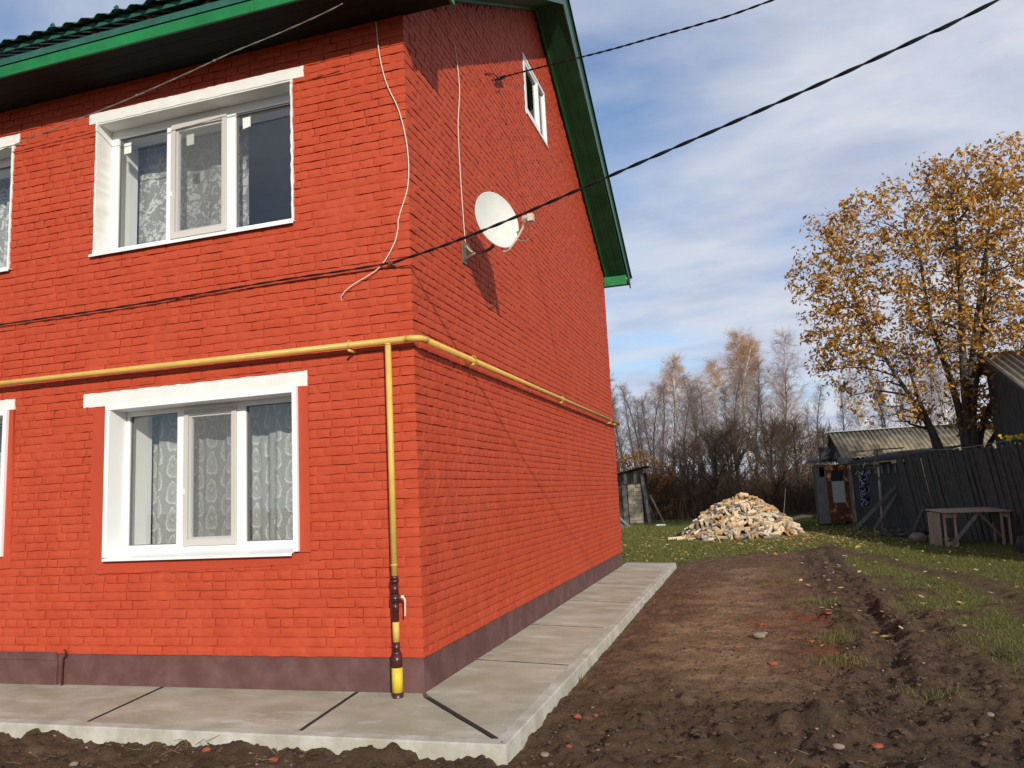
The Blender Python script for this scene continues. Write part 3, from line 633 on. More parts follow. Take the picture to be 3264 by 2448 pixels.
# the two windows cut by the picture's left edge
u2 = window(-6.2, -4.39, 3.735, 5.035, 0.175, [(-6.1, -5.36, 3.822, 4.935), (-5.28, -4.50, 3.822, 4.935)], 9)
MB().prism(wobble([(-4.391, 3.69), (-4.368, 3.69), (-4.368, 5.029), (-4.391, 5.029)], 0.045, 0.0045, 43), ff, -0.174, 0.0125).build('reveal', WHITEW, u2); MB().box(-6.3, -4.392, -0.004, 0.172, 5.016, 5.029).build('reveal', WHITEW, u2); sill(-6.3, -4.335, 3.742, 0.172, -0.045, u2)
l2 = window(-6.2, -4.325, 0.90, 2.245, 0.175, [(-6.1, -5.3, 0.97, 2.19), (-5.22, -4.42, 0.97, 2.19)], 9)
MB().box(-4.328, -4.283, -0.040, 0.172, 0.885, 2.281).build('reveal', PVC, l2, bevel=0.003); MB().box(-6.3, -4.329, -0.030, 0.172, 2.236, 2.281).build('reveal', PVC, l2); sill(-6.3, -4.33, 0.905, 0.172, -0.060, l2)
# window under the verge
gw = empty('window'); gw.parent = house
m = MB(); frame_ring(m, 4.14, 5.37, 6.52, 7.43, 0.062, -0.006, 0.05, fn=fs_); m.prism([(4.90, 6.58), (4.965, 6.58), (4.965, 7.37), (4.90, 7.37)], fs_, 0.004, -0.05); m.build('frame', PVC, gw, bevel=0.004)
m = MB(); frame_ring(m, 4.215, 4.892, 6.59, 7.36, 0.05, 0.002, 0.045, fn=fs_); m.build('sash', PVC, gw, bevel=0.003)
for a, b in ((4.20, 4.90), (4.965, 5.31)): MB().add([(-0.03, a, 6.58), (-0.03, b, 6.58), (-0.03, b, 7.37), (-0.03, a, 7.37)], [(0, 1, 2, 3)]).build('pane', GLASS, gw)
MB().prism([(4.15, 6.505), (5.36, 6.505), (5.36, 6.522), (4.15, 6.522)], fs_, -0.02, 0.02).build('sill', PVC, gw)

# rooms behind the windows: inner reveals, ceiling, floor, back
def room(x0, x1, z0, z1, wx0, wx1, wz0, wz1, y1=3.6):
    rm = MB(); ya = 0.30
    rm.add([(x0, ya, z0), (x1, ya, z0), (x1, y1, z0), (x0, y1, z0), (x0, ya, z1), (x1, ya, z1), (x1, y1, z1), (x0, y1, z1)], [(0, 1, 2, 3), (7, 6, 5, 4), (1, 5, 6, 2), (2, 6, 7, 3), (3, 7, 4, 0)])
    rm.add([(x0, ya, z0), (wx0, ya, z0), (wx0, ya, z1), (x0, ya, z1), (wx1, ya, z0), (x1, ya, z0), (x1, ya, z1), (wx1, ya, z1)], [(0, 3, 2, 1), (4, 7, 6, 5)])
    rm.add([(wx0, ya, z0), (wx1, ya, z0), (wx1, ya, wz0), (wx0, ya, wz0), (wx0, ya, wz1), (wx1, ya, wz1), (wx1, ya, z1), (wx0, ya, z1)], [(0, 3, 2, 1), (4, 7, 6, 5)])
    rm.build('room', ROOMW, house)
    iv = MB()   # inner splay between frame and room
    yb = 0.236
    for q in ([(wx0, yb, wz0), (wx0, yb, wz1), (wx0 - 0.001, 0.52, wz1), (wx0 - 0.001, 0.52, wz0)], [(wx1, yb, wz0), (wx1, yb, wz1), (wx1 + 0.001, 0.52, wz1), (wx1 + 0.001, 0.52, wz0)], [(wx0, yb, wz1), (wx1, yb, wz1), (wx1, 0.52, wz1), (wx0, 0.52, wz1)], [(wx0, yb, wz0), (wx1, yb, wz0), (wx1, 0.52, wz0), (wx0, 0.52, wz0)]):
        iv.add(q, [(0, 1, 2, 3)])
    iv.build('inner_reveal', PVC, house)
room(-3.9, -0.35, 2.75, 5.30, -3.29, -1.16, 3.76, 5.03); room(-3.9, -0.35, -0.05, 2.60, -3.06, -1.15, 0.88, 2.17)
room(-6.9, -4.0, 2.75, 5.30, -6.15, -4.42, 3.76, 5.0); room(-6.9, -4.0, -0.05, 2.60, -6.15, -4.36, 0.92, 2.22)
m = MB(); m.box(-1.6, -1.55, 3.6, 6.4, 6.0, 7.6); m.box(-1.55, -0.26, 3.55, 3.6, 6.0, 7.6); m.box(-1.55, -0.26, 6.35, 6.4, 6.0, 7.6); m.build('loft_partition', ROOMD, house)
def curtain(x0, x1, z0, z1, y, matl, label, folds, amp=0.03, seed=1):
    rr = random.Random(seed); n = int((x1 - x0) / 0.012); V = []; UV = []; L = 0; px = None; ph = rr.uniform(0, 6)
    for i in range(n + 1):
        x = x0 + (x1 - x0) * i / n; yy = y + amp * sin(x * folds + ph + 1.2 * sin(x * folds * 0.37)) + amp * 0.4 * sin(x * folds * 2.3 + 1)
        if px: L += math.hypot(x - px[0], yy - px[1])
        px = (x, yy); V += [(x, yy, z0), (x + 0.012 * sin(x * 9), y + (yy - y) * 0.8, (z0 + z1) / 2), (x, y + (yy - y) * 0.5, z1)]; UV += [(L, z0), (L, (z0 + z1) / 2), (L, z1)]
    F = []
    for i in range(n): F += [(i * 3, i * 3 + 3, i * 3 + 4, i * 3 + 1), (i * 3 + 1, i * 3 + 4, i * 3 + 5, i * 3 + 2)]
    me = npmesh('lace_curtain', V, F, matl, True); uvl = me.uv_layers.new(name='UVMap')
    for lp in me.loops: uvl.data[lp.index].uv = UV[lp.vertex_index]
    return tag(link('lace_curtain', me), label, 'curtain')
curtain(-3.20, -1.16, 0.30, 2.30, 0.58, LACE1, 'white lace curtain with teardrop medallions behind the lower window', 24, 0.045, 3)
curtain(-3.46, -2.02, 3.2, 5.15, 0.62, LACE2, 'white lace curtain with leaf pattern behind the upper window', 13, 0.022, 5)
curtain(-5.9, -4.34, 3.2, 5.12, 0.60, LACE2, 'sheer curtain in the upper window cut off by the left edge', 30, 0.035, 8)
curtain(-5.9, -4.30, 0.30, 2.35, 0.60, LACE1, 'grey sheer curtain in the lower window cut off by the left edge', 30, 0.035, 9)

# ------------------------------------------------------------------ roof
roof = empty('roof'); roof.parent = house
OV = 0.52; X1 = 0.47
def roof_top(y): return 9.03 - 0.60 * abs(y - RIDGE_Y)
n = 560; xs2 = np.linspace(HX0 - 0.3, X1 + 0.05, n); V = []; F = []
ysr = [-0.62, -0.40, 0.6, 2.5, RIDGE_Y, 7.2, 9.3, HY1 + 0.62]
wv = 0.017 * np.sin(xs2 * 2 * pi / 0.183) + 0.006 * np.sin(xs2 * 4 * pi / 0.183 + 0.6)
for y in ysr:
    for x, w_ in zip(xs2, wv): V.append((x, y, roof_top(y) + w_))
for j in range(len(ysr) - 1):
    for i in range(n - 1): F.append((j * n + i, j * n + i + 1, (j + 1) * n + i + 1, (j + 1) * n + i))
V += [(a, b, c - 0.004) for a, b, c in V]; k = len(ysr) * n; F += [tuple(q + k for q in f[::-1]) for f in F]; F += [(i, k + i, k + i + 1, i + 1) for i in range(n - 1)]
link('metal_tiles', npmesh('metal_tiles', V, F, ROOFM, True), roof)
m = MB(); m.tube([(HX0 - 0.3, RIDGE_Y, 9.05), (X1 + 0.06, RIDGE_Y, 9.05)], 0.07, 8); m.build('ridge_cap', ROOFM, roof, True)
# step risers of the tile profile seen along the eaves, one pressed tab per sheet joint
for i in range(9): x = -0.35 - i * 0.73; MB().obox((x, -0.60, 5.72), (x + 0.035, -0.60, 5.735), 0.02, 0.05).build('sheet_tab', ROOFM, roof)
# front eaves box
m = MB(); m.box(HX0, X1, -0.55, -0.535, 5.645, 5.685); m.build('drip_edge', TEAL, roof)
for i in range(12):
    x = 0.22 - i * 0.62; MB().box(x - 0.025, x + 0.025, -0.50, 0.25, 5.56, 5.66).build('rafter_end', RAFTER, roof)
m = MB(); m.box(HX0, X1, -0.525, -0.47, 5.535, 5.60); m.build('eaves_trim', TEAL, roof)
seg = [HX0, -6.1, -3.62, -1.15, X1]
for a, b in zip(seg[:-1], seg[1:]):
    m = MB(); m.box(a + 0.002, b - 0.002, -OV - 0.012, -OV + 0.012, 5.408, 5.515); m.build('fascia_board', GREEN, roof, bevel=0.004)
for j in range(4):
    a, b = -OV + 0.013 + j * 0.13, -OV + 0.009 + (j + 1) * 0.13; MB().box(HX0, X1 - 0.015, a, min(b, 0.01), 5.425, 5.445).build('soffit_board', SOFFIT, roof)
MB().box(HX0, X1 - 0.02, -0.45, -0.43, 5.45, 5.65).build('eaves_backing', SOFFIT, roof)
MB().box(X1 - 0.014, X1 + 0.008, -OV - 0.012, 0.02, 5.41, 5.66).build('box_end', GREEN, roof)
# rear eaves box: return board facing the yard, soffit
MB().box(0.012, X1 + 0.005, HY1 - 0.02, HY1 + 0.0, 5.405, 5.60).build('box_return', GREEN, roof)
MB().box(HX0, X1 + 0.005, HY1 + 0.001, HY1 + OV, 5.52, 5.54).build('soffit_board', GREEN, roof); MB().box(HX0, X1 + 0.01, HY1 + OV, HY1 + OV + 0.02, 5.52, 5.66).build('fascia_board', GREEN, roof)
# verge: soffit boards under the overhang, barge boards, batten along the brick
def verge(y0, y1, z0, z1, x0, x1, dz):
    m = MB(); m.add([(x0, y0, z0), (x1, y0, z0), (x1, y1, z1), (x0, y1, z1), (x0, y0, z0 + dz), (x1, y0, z0 + dz), (x1, y1, z1 + dz), (x0, y1, z1 + dz)], [(0, 3, 2, 1), (4, 5, 6, 7), (0, 1, 5, 4), (1, 2, 6, 5), (2, 3, 7, 6), (3, 0, 4, 7)]); return m
for y0, y1 in ((0.0, RIDGE_Y), (RIDGE_Y, HY1 + 0.02)):
    z0, z1 = rake(y0), rake(y1)
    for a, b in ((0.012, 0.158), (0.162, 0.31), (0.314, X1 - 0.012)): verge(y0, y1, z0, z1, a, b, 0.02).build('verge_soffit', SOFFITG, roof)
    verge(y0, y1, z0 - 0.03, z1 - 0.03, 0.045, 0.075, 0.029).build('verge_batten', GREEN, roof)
for y0, y1 in ((-0.56, RIDGE_Y), (RIDGE_Y, HY1 + 0.56)):
    verge(y0, y1, rake(y0) - 0.032 + (0.10 if y0 < 0 else 0), rake(y1) - 0.032 + (0.20 if y1 > HY1 else 0), X1 - 0.011, X1 + 0.012, 0.36).build('barge_board', ROOFM, roof)
    verge(y0, y1, roof_top(y0) - 0.10, roof_top(y1) - 0.10, X1 + 0.013, X1 + 0.018, 0.13).build('verge_flashing', ROOFM, roof)

# ================================================================== GAS PIPE
pipe = empty('gas_pipe', (-0.18, -0.10, -0.28)); tag(pipe, 'yellow gas pipe running round the house corner with brown banded riser', 'gas pipe')
PI = Matrix.Translation((0.18, 0.10, 0.28))
def pp(mb, name, m_, smooth=True, **k):
    o = mb.build(name, m_, pipe, smooth, **k); o.matrix_parent_inverse = PI; return o
ZP = 2.515; rp_ = 0.0255
el = [(0.0 - 0.03, -0.10, ZP), (0.03, -0.098, ZP), (0.065, -0.085, ZP), (0.09, -0.055, ZP), (0.10, -0.01, ZP), (0.10, 0.03, ZP)]
pp(MB().tube([(-7.0, -0.10, ZP + 0.03), (-3.5, -0.10, ZP + 0.018), (-0.03, -0.10, ZP)], rp_, 14), 'front_run', YEL)
pp(MB().tube(el, rp_ + 0.0015, 14), 'elbow', YEL)
pp(MB().tube([(0.10, 0.03, ZP), (0.10, 4.9, ZP + 0.014), (0.10, 9.93, ZP + 0.03)], rp_, 14), 'side_run', YEL)
pp(MB().tube([(0.10, 9.93, ZP + 0.03), (0.09, 10.0, ZP + 0.03), (0.04, 10.03, ZP + 0.03), (-1.5, 10.03, ZP + 0.03)], rp_ + 0.001, 12), 'rear_run', YEL)
for p, ax in (((-0.03, -0.10, ZP), 0), ((0.10, 0.03, ZP), 1), ((-0.185, -0.10, ZP - 0.028), 2)):
    d = Vector((0.004 if ax == 0 else 0, 0.004 if ax == 1 else 0, 0.004 if ax == 2 else 0)); pp(MB().tube([Vector(p) - d, Vector(p) + d], rp_ + 0.004, 14), 'weld_bead', YEL)
RX = -0.184
def rs(name, z0, z1, r, m_): return pp(MB().tube([(RX, -0.10, z0), (RX, -0.10, z1)], r, 16), name, m_)
rs('riser', 0.639, ZP - 0.02, 0.0255, YEL); rs('weld_bead', 0.718, 0.728, 0.0285, YEL)
rs('riser_band', 0.14, 0.639, 0.0262, BROWN)
for z0, z1, r in ((0.585, 0.612, 0.034), (0.612, 0.637, 0.030), (0.50, 0.575, 0.030), (0.365, 0.437, 0.029)): rs('coupling', z0, z1, r, BROWN)
rs('valve_body', 0.436, 0.495, 0.036, BROWN)
rs('riser_band', 0.14, 0.29, 0.0268, YEL); rs('riser_band', 0.05, 0.14, 0.0264, BROWN); rs('casing_collar', -0.05, 0.054, 0.0415, BROWN); rs('casing', -0.232, -0.05, 0.0425, YEL2); rs('casing_band', -0.32, -0.232, 0.0435, BROWN)
pp(MB().tube([(RX, -0.10, 0.04), (RX, -0.10, 0.075)], [0.0415, 0.028], 16), 'casing_cone', BROWN)
pp(MB().tube([(RX + 0.03, -0.105, 0.47), (RX + 0.062, -0.108, 0.476)], 0.008, 8), 'valve_stem', STEEL); 
pp(MB().tube([(RX + 0.058, -0.108, 0.480), (RX + 0.075, -0.108, 0.478)], 0.014, 6), 'valve_nut', CABLEW)
pp(MB().obox((RX + 0.07, -0.108, 0.485), (RX + 0.090, -0.11, 0.455), 0.006, 0.018, (0, 1, 0)).obox((RX + 0.090, -0.11, 0.457), (RX + 0.087, -0.112, 0.335), 0.006, 0.015, (0, 1, 0)), 'valve_lever', CABLEW, False)
def bracket(p, side):
    """stub of pipe in the wall carrying the run, with a clamp round it"""
    x, y, z = p; m = MB()
    if side: m.tube([(-0.04, y - 0.01, z - 0.05), (0.115, y - 0.01, z - 0.05)], 0.012, 8)
    else: m.tube([(x, 0.04, z - 0.055), (x, -0.125, z - 0.055)], 0.012, 8)
    b = pp(m, 'bracket', YEL)
    ring = []
    for k in range(13):
        a = 2 * pi * k / 12
        ring.append((x, y + 0.032 * cos(a), z + 0.032 * sin(a)) if not side else (x + 0.032 * cos(a), y, z + 0.032 * sin(a)))
    pp(MB().tube(ring, 0.005, 5, cap=False), 'clamp', YEL)
for x in (-5.6, -0.53): bracket((x, -0.10, ZP + 0.01), False)
for y in (1.17, 4.87, 8.85): bracket((0.10, y, ZP + 0.015), True)

# ================================================================== SATELLITE DISH
dish = empty('satellite_dish', (0.02, 1.30, 3.60)); tag(dish, 'white satellite dish on a bent bracket on the gable wall', 'satellite dish'); DI = Matrix.Translation((-0.02, -1.30, -3.60))
def dp_(mb, name, m_, smooth=True, parent=dish):
    o = mb.build(name, m_, parent, smooth)
    if parent is dish: o.matrix_parent_inverse = DI
    return o
DC = Vector((0.40, 1.228, 3.907)); DN = Vector((0.84, -0.52, 0.14)).normalized(); DR = Vector((0, 0, 1)).cross(DN).normalized(); DU = DN.cross(DR)
vs_ = []; fs2 = []; NR, NA = 7, 40
for j in range(NR + 1):
    q = j / NR
    for k in range(NA): a = 2 * pi * k / NA; vs_.append(DC + (DR * cos(a) * 0.268 + DU * sin(a) * 0.290) * q + DN * (-0.055 * (1 - q * q)))
for j in range(NR):
    for k in range(NA): fs2.append((j * NA + k, (j + 1) * NA + k, (j + 1) * NA + (k + 1) % NA, j * NA + (k + 1) % NA))
bk = [v - DN * 0.006 for v in vs_]; o_ = len(vs_); fs2 += [tuple(i + o_ for i in f[::-1]) for f in fs2]
dp_(MB().add(vs_ + bk, fs2), 'reflector', DISHM)
rim = [DC + DR * cos(2 * pi * k / 40) * 0.270 + DU * sin(2 * pi * k / 40) * 0.292 - DN * 0.006 for k in range(41)]
dp_(MB().tube(rim, 0.0085, 6, cap=False), 'rim', DISHM)
dp_(MB().tube(spline([(-0.02, 1.30, 3.555), (0.06, 1.29, 3.59), (0.11, 1.288, 3.612), (0.16, 1.318, 3.631), (0.21, 1.349, 3.645), (0.26, 1.384, 3.677), (0.30, 1.377, 3.72), (0.33, 1.31, 3.80), (0.34, 1.26, 3.88)], 5), 0.017, 10), 'bracket_tube', STEEL)
dp_(MB().box(0.005, 0.018, 1.25, 1.36, 3.53, 3.75).obox((0.015, 1.30, 3.74), (0.10, 1.29, 3.62), 0.012, 0.05), 'wall_plate', STEEL, False)
dp_(MB().obox(DC - DN * 0.12, DC - DN * 0.055, 0.10, 0.12), 'mount', STEEL, False)
EA = DC + DR * 0.268 * cos(R(-78)) + DU * 0.290 * sin(R(-78))
dp_(MB().tube(spline([EA - DN * 0.06 + DU * 0.02, EA - DN * 0.035 - DU * 0.035, EA + DN * 0.02 - DU * 0.052, EA + DN * 0.07 - DU * 0.03, Vector((0.60, 1.222, 3.70)), Vector((0.69, 1.217, 3.838))], 6), 0.011, 8), 'feed_arm', LNBM)
dp_(MB().tube([(0.655, 1.28, 3.895), (0.672, 1.262, 3.885), (0.69, 1.24, 3.878), (0.70, 1.228, 3.873)], [0.030, 0.033, 0.030, 0.022], 12).tube([(0.70, 1.228, 3.873), (0.745, 1.16, 3.848)], 0.022, 10).box(0.735, 0.79, 1.10, 1.16, 3.80, 3.87), 'feed_horn', LNBM, False)
dp_(MB().tube(spline([(0.75, 1.13, 3.80), (0.74, 1.20, 3.765), (0.72, 1.28, 3.745), (0.68, 1.36, 3.715), (0.62, 1.398, 3.705), (0.55, 1.415, 3.735), (0.50, 1.43, 3.735)], 5), 0.0045, 6), 'feed_cable', CABLEW)
sp_ = random.Random(3)
m = MB()
for i in range(34):
    a, b = sp_.gauss(0.03, 0.09), sp_.gauss(-0.16, 0.075); q = math.hypot(a / 0.285, b / 0.315)
    if q > 0.95: continue
    c = DC + DR * a + DU * b + DN * (-0.055 * (1 - q * q) + 0.0015); r = sp_.choice((0.002, 0.003, 0.003, 0.006))
    m.add([c + (DR * cos(k) + DU * sin(k)) * r * sp_.uniform(.6, 1.3) for k in (0, 1.05, 2.1, 3.15, 4.2, 5.25)], [(0, 1, 2, 3, 4, 5)])
stuff(dp_(m, 'dirt_specks', STEEL, False))

# ================================================================== CABLES
def cable(name, pts, r, m_, label, twist=0.0, n=7, k=8):
    P = spline(pts, k); mb = MB()
    if not twist: mb.tube(P, r, n)
    else:
        acc = 0
        A = []; B = []
        for i, p in enumerate(P):
            if i: acc += (P[i] - P[i - 1]).length
            a = acc / twist * 2 * pi; d = (P[min(i + 1, len(P) - 1)] - P[max(i - 1, 0)]).normalized(); s = d.cross(Vector((0, 0, 1))).normalized(); u = s.cross(d); off = (s * cos(a) + u * sin(a)) * r * 0.95
            A.append(p + off); B.append(p - off)
        mb.tube(A, r, n); mb.tube(B, r, n)
    return tag(mb.build(name, m_, None, True), label, 'cable')
cable('overhead_cable', [(-0.133, -0.056, 3.185), (0.394, -0.23, 3.205), (0.956, -0.415, 3.252), (1.574, -0.619, 3.325), (2.086, -0.788, 3.388), (2.689, -0.987, 3.460), (3.217, -1.162, 3.528), (3.684, -1.316, 3.597), (4.001, -1.42, 3.655), (6.0, -2.08, 4.08), (9.0, -3.07, 4.80)], 0.0062, BLACK, 'twisted black overhead cable rising from the wall corner past the dish', 0.34, 6, 24)
cable('service_cable', [(0.054, 2.755, 6.288), (0.562, 2.366, 6.076), (1.077, 1.973, 5.859), (1.585, 1.585, 5.646), (2.125, 1.173, 5.435), (2.513, 0.877, 5.284), (3.006, 0.5, 5.115), (5.0, -1.02, 4.55), (7.5, -2.93, 4.1)], 0.0055, BLACK, 'black overhead cable tied off beside the small gable window', 0.30, 6, 24)
coil = tag(MB().tube(spline([(0.06, 2.912, 6.384), (0.05, 2.787, 6.31), (0.04, 2.694, 6.245), (0.03, 2.628, 6.157), (0.04, 2.707, 6.135), (0.05, 2.803, 6.235), (0.05, 2.749, 6.262), (0.03, 2.66, 6.27), (0.02, 2.55, 6.24), (0.012, 2.295, 6.107)], 6), 0.0065, 6).tube([(0.07, 2.93, 6.395), (0.04, 2.72, 6.255)], 0.022, 8).tube([(0.02, 2.70, 6.25), (0.012, 2.62, 6.20), (0.012, 2.554, 6.168)], 0.004, 5).tube([(-0.03, 2.72, 6.26), (0.06, 2.74, 6.265)], 0.010, 6).build('cable_anchor', BLACK, None, True), 'black anchor with a cable loop on the gable wall', 'anchor')
cable('wall_cable', [(-7.0, -0.04, 3.14), (-4.406, -0.040, 3.143), (-3.266, -0.040, 3.144), (-2.217, -0.042, 3.158), (-1.248, -0.045, 3.178), (-0.526, -0.045, 3.181), (-0.133, -0.056, 3.187)], 0.0055, BLACK, 'black cable running along the front wall to the corner', 0.5, 6, 10)
tag(MB().tube([(-0.17, 0.03, 3.175), (-0.17, -0.075, 3.18)], 0.006, 6).tube([(-0.185, -0.05, 3.19), (-0.12, -0.052, 3.185)], 0.011, 6).tube([(-0.17, -0.06, 3.19), (-0.165, -0.065, 3.225), (-0.172, -0.06, 3.235)], 0.0035, 5).tube([(-0.165, -0.055, 3.18), (-0.12, -0.04, 3.165), (-0.115, -0.035, 3.16)], 0.006, 5, 0).build('wall_hook', STEEL, None, True), 'small steel hook holding the black cable near the wall corner', 'hook')
cable('thin_cable', [(-7.0, -0.05, 4.55), (-4.862, -0.06, 4.924), (-4.49, -0.06, 4.972), (-3.498, -0.156, 5.035), (-2.761, -0.232, 5.078), (-2.015, -0.315, 5.139), (-1.477, -0.379, 5.189), (-0.966, -0.443, 5.212), (-0.53, -0.5, 5.242), (-0.296, -0.532, 5.269)], 0.0033, CABLEG, 'thin grey wire slanting across the upper front wall', 0.4, 5, 10)
m = MB()
for x, y, z in ((-3.736, -0.133, 5.02), (-2.612, -0.249, 5.09), (-1.671, -0.356, 5.171)): m.obox((x - 0.007, y, z - 0.002), (x + 0.007, y, z + 0.003), 0.014, 0.014)
for k in range(6): m.tube([(-0.560 + k * 0.012, -0.512, 5.226 + k * .0022), (-0.555 + k * 0.012, -0.488, 5.250 + k * .0022)], 0.003, 4)
tag(m.build('cable_ties', CABLEG), 'small wire ties and splice on the thin slanting wire', 'ties', kind='stuff')
cable('white_cable', [(-0.25, -0.02, 5.41), (-0.223, -0.022, 5.083), (-0.165, -0.022, 4.81), (-0.055, -0.022, 4.531), (0.011, -0.022, 4.182), (0.006, -0.022, 3.853), (-0.086, -0.024, 3.581), (-0.10, -0.022, 3.48), (-0.145, -0.022, 3.346), (-0.279, -0.035, 3.163), (-0.543, -0.035, 3.04), (-0.641, -0.022, 2.967), (-0.655, 0.01, 2.929)], 0.0045, CABLEW, 'loose cream cable hanging down the front wall beside the corner')
cable('aerial_cable', [(0.004, 1.299, 5.91), (0.016, 1.337, 5.636), (0.018, 1.349, 5.384), (0.018, 1.263, 4.986), (0.018, 1.266, 4.44), (0.02, 1.305, 3.867), (0.03, 1.307, 3.735), (0.06, 1.266, 3.68), (0.10, 1.26, 3.635), (0.11, 1.275, 3.632)], 0.0045, CABLEW, 'cream aerial cable running down the gable wall to the dish')

# ================================================================== FIREWOOD
SPLIT = mat('split_wood', (0.54, 0.41, 0.25), 0.85, col2=(0.74, 0.61, 0.43), vscale=7, stretch=(6, 6, 1), bump=0.003, bscale=14)
SPLITO = mat('orange_split_wood', (0.40, 0.225, 0.095), 0.85, col2=(0.56, 0.36, 0.18), vscale=6, bump=0.003, bscale=14)
ENDG = mat('cut_end', (0.40, 0.245, 0.115), 0.85, col2=(0.54, 0.37, 0.20), vscale=12)
BBARK = mat('log_birch_bark', (0.56, 0.50, 0.41), 0.85, col2=(0.16, 0.13, 0.10), v2=(0.56, 0.68), vscale=9, bump=0.002, bscale=20)
GBARK = mat('log_grey_bark', (0.13, 0.105, 0.085), 0.9, col2=(0.25, 0.22, 0.19), vscale=9, bump=0.004, bscale=18)
lr = random.Random(42); LOGS = []
def log_mesh(kind, L, r):
    """kind: arc in degrees kept of the round (90 = quarter split, 180 = half, 360 = round)"""
    n = 5 if kind < 360 else 9; poly = []
    for k in range(n + (0 if kind == 360 else 1)):
        a = R(kind) * k / n; q = r * lr.uniform(0.9, 1.08); poly.append((q * cos(a), q * sin(a)))
    if kind < 360: poly.append((lr.uniform(-.15, .1) * r, lr.uniform(-.15, .1) * r))
    cx = sum(p[0] for p in poly) / len(poly); cy = sum(p[1] for p in poly) / len(poly); poly = [(a - cx, b - cy) for a, b in poly]
    m = MB(); N = len(poly); k2 = lr.uniform(0.85, 1.05)
    vs = [(a, b, -L / 2 + lr.uniform(-.012, .012)) for a, b in poly] + [(a * k2, b * k2, L / 2 + lr.uniform(-.012, .012)) for a, b in poly]
    m.add(vs, [tuple(range(N))[::-1], tuple(range(N, 2 * N))], 1)
    for k in range(N):
        bark = kind == 360 or k < n
        m.add([vs[k], vs[(k + 1) % N], vs[(k + 1) % N + N], vs[k + N]], [(0, 1, 2, 3)], 2 if bark else 0)
    wd = lr.choice((SPLIT, SPLIT, SPLIT, SPLIT, SPLITO)); return m.mesh('firewood_log', [wd, ENDG, wd if kind < 360 and lr.random() < .55 else lr.choice((BBARK, BBARK, BBARK, GBARK))])
for kind, w in ((90, 7), (120, 4), (180, 5), (75, 4), (360, 3)):
    for _ in range(w): LOGS.append(log_mesh(kind, lr.uniform(0.36, 0.54), {90: 0.092, 120: 0.082, 180: 0.070, 75: 0.100, 360: 0.052}[kind] * lr.uniform(0.75, 1.15)))
PC = (2.25, 20.2)
def pile_h(x, y):
    dx = (x - PC[0]) / (1.98 if x < PC[0] else 1.72); dy = (y - PC[1]) / (1.75 if y < PC[1] else 1.5); q = math.sqrt(dx * dx + dy * dy)
    return max(0.0, 1.24 * (1 - q) * (1.0 + 0.62 * q)) + 0.0
# heap below the surface layer
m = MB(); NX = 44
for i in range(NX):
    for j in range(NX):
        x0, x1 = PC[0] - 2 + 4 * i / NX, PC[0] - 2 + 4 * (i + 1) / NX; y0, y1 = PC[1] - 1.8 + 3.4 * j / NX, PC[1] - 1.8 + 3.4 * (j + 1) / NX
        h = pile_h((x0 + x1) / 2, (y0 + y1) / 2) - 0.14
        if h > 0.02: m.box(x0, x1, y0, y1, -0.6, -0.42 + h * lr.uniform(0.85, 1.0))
tag(m.build('firewood_heap', mat('heap_shade', (0.10, 0.06, 0.03), 0.9, var=0.5, vscale=9)), 'core of the firewood pile, coloured dark for the shade between the logs', 'firewood', kind='stuff')  # dark colour paints the shade between logs onto the filler boxes
cnt = 0; tries = 0; placed = []
while cnt < 300 and tries < 20000:
    tries += 1; x = PC[0] + lr.uniform(-2.0, 1.8); y = PC[1] + lr.uniform(-1.8, 0.45)
    h = pile_h(x, y)
    if h <= 0.03: continue
    if any((x - a) ** 2 + (y - b) ** 2 + ((h - c) * 1.0) ** 2 < 0.0135 for a, b, c in placed): continue
    placed.append((x, y, h)); cnt += 1
    gx_, gy_ = (pile_h(x + .1, y) - pile_h(x - .1, y)) / .2, (pile_h(x, y + .1) - pile_h(x, y - .1)) / .2
    nrm = Vector((-gx_, -gy_, 1)).normalized(); 
    if lr.random() < 0.36: yaw = R(90) + lr.gauss(0, 0.35)        # end towards the yard
    else: yaw = lr.uniform(0, pi)
    d = Vector((cos(yaw), sin(yaw), 0)); d = (d - nrm * d.dot(nrm) * lr.uniform(0.5, 1.0)).normalized(); d.z += lr.uniform(-.12, .12); d.normalize()
    o = link('firewood_log', lr.choice(LOGS)); q = d.to_track_quat('Z', 'Y'); o.rotation_euler = (q.to_matrix() @ Matrix.Rotation(lr.uniform(0, 6.28), 3, 'Z')).to_euler()
    o.location = (x, y, -0.42 + h + 0.01 + lr.uniform(-.03, .04)); tag(o, 'split birch log lying loose in the big firewood pile', 'log', 'logs heaped in the firewood pile')
for x, y, yaw in ((0.12, 19.55, 0.3), (0.38, 19.35, 0.55), (1.2, 18.42, 0.9), (3.0, 18.6, 0.2)):
    o = link('firewood_log', lr.choice(LOGS)); q = Vector((cos(yaw), sin(yaw), 0.05)).to_track_quat('Z', 'Y'); o.rotation_euler = q.to_euler(); o.location = (x, y, gz(x, y) + 0.05); tag(o, 'split log fallen on the grass at the foot of the woodpile', 'log', 'logs fallen off the firewood pile')
o = link('dead_trunk', MB().tube([(3.55, 21.0, -0.05), (4.0, 21.1, 0.06), (4.45, 21.15, 0.04)], [0.06, 0.07, 0.05], 8).mesh('dead_trunk', OLDWOOD)); tag(o, 'dark log lying behind the right end of the woodpile', 'log')
tag(MB().tube([(3.4, 21.0, -0.3), (3.62, 21.1, 0.98)], [0.012, 0.008], 5).build('thin_stick', GREYWOOD), 'thin stick standing up behind the woodpile', 'stick')

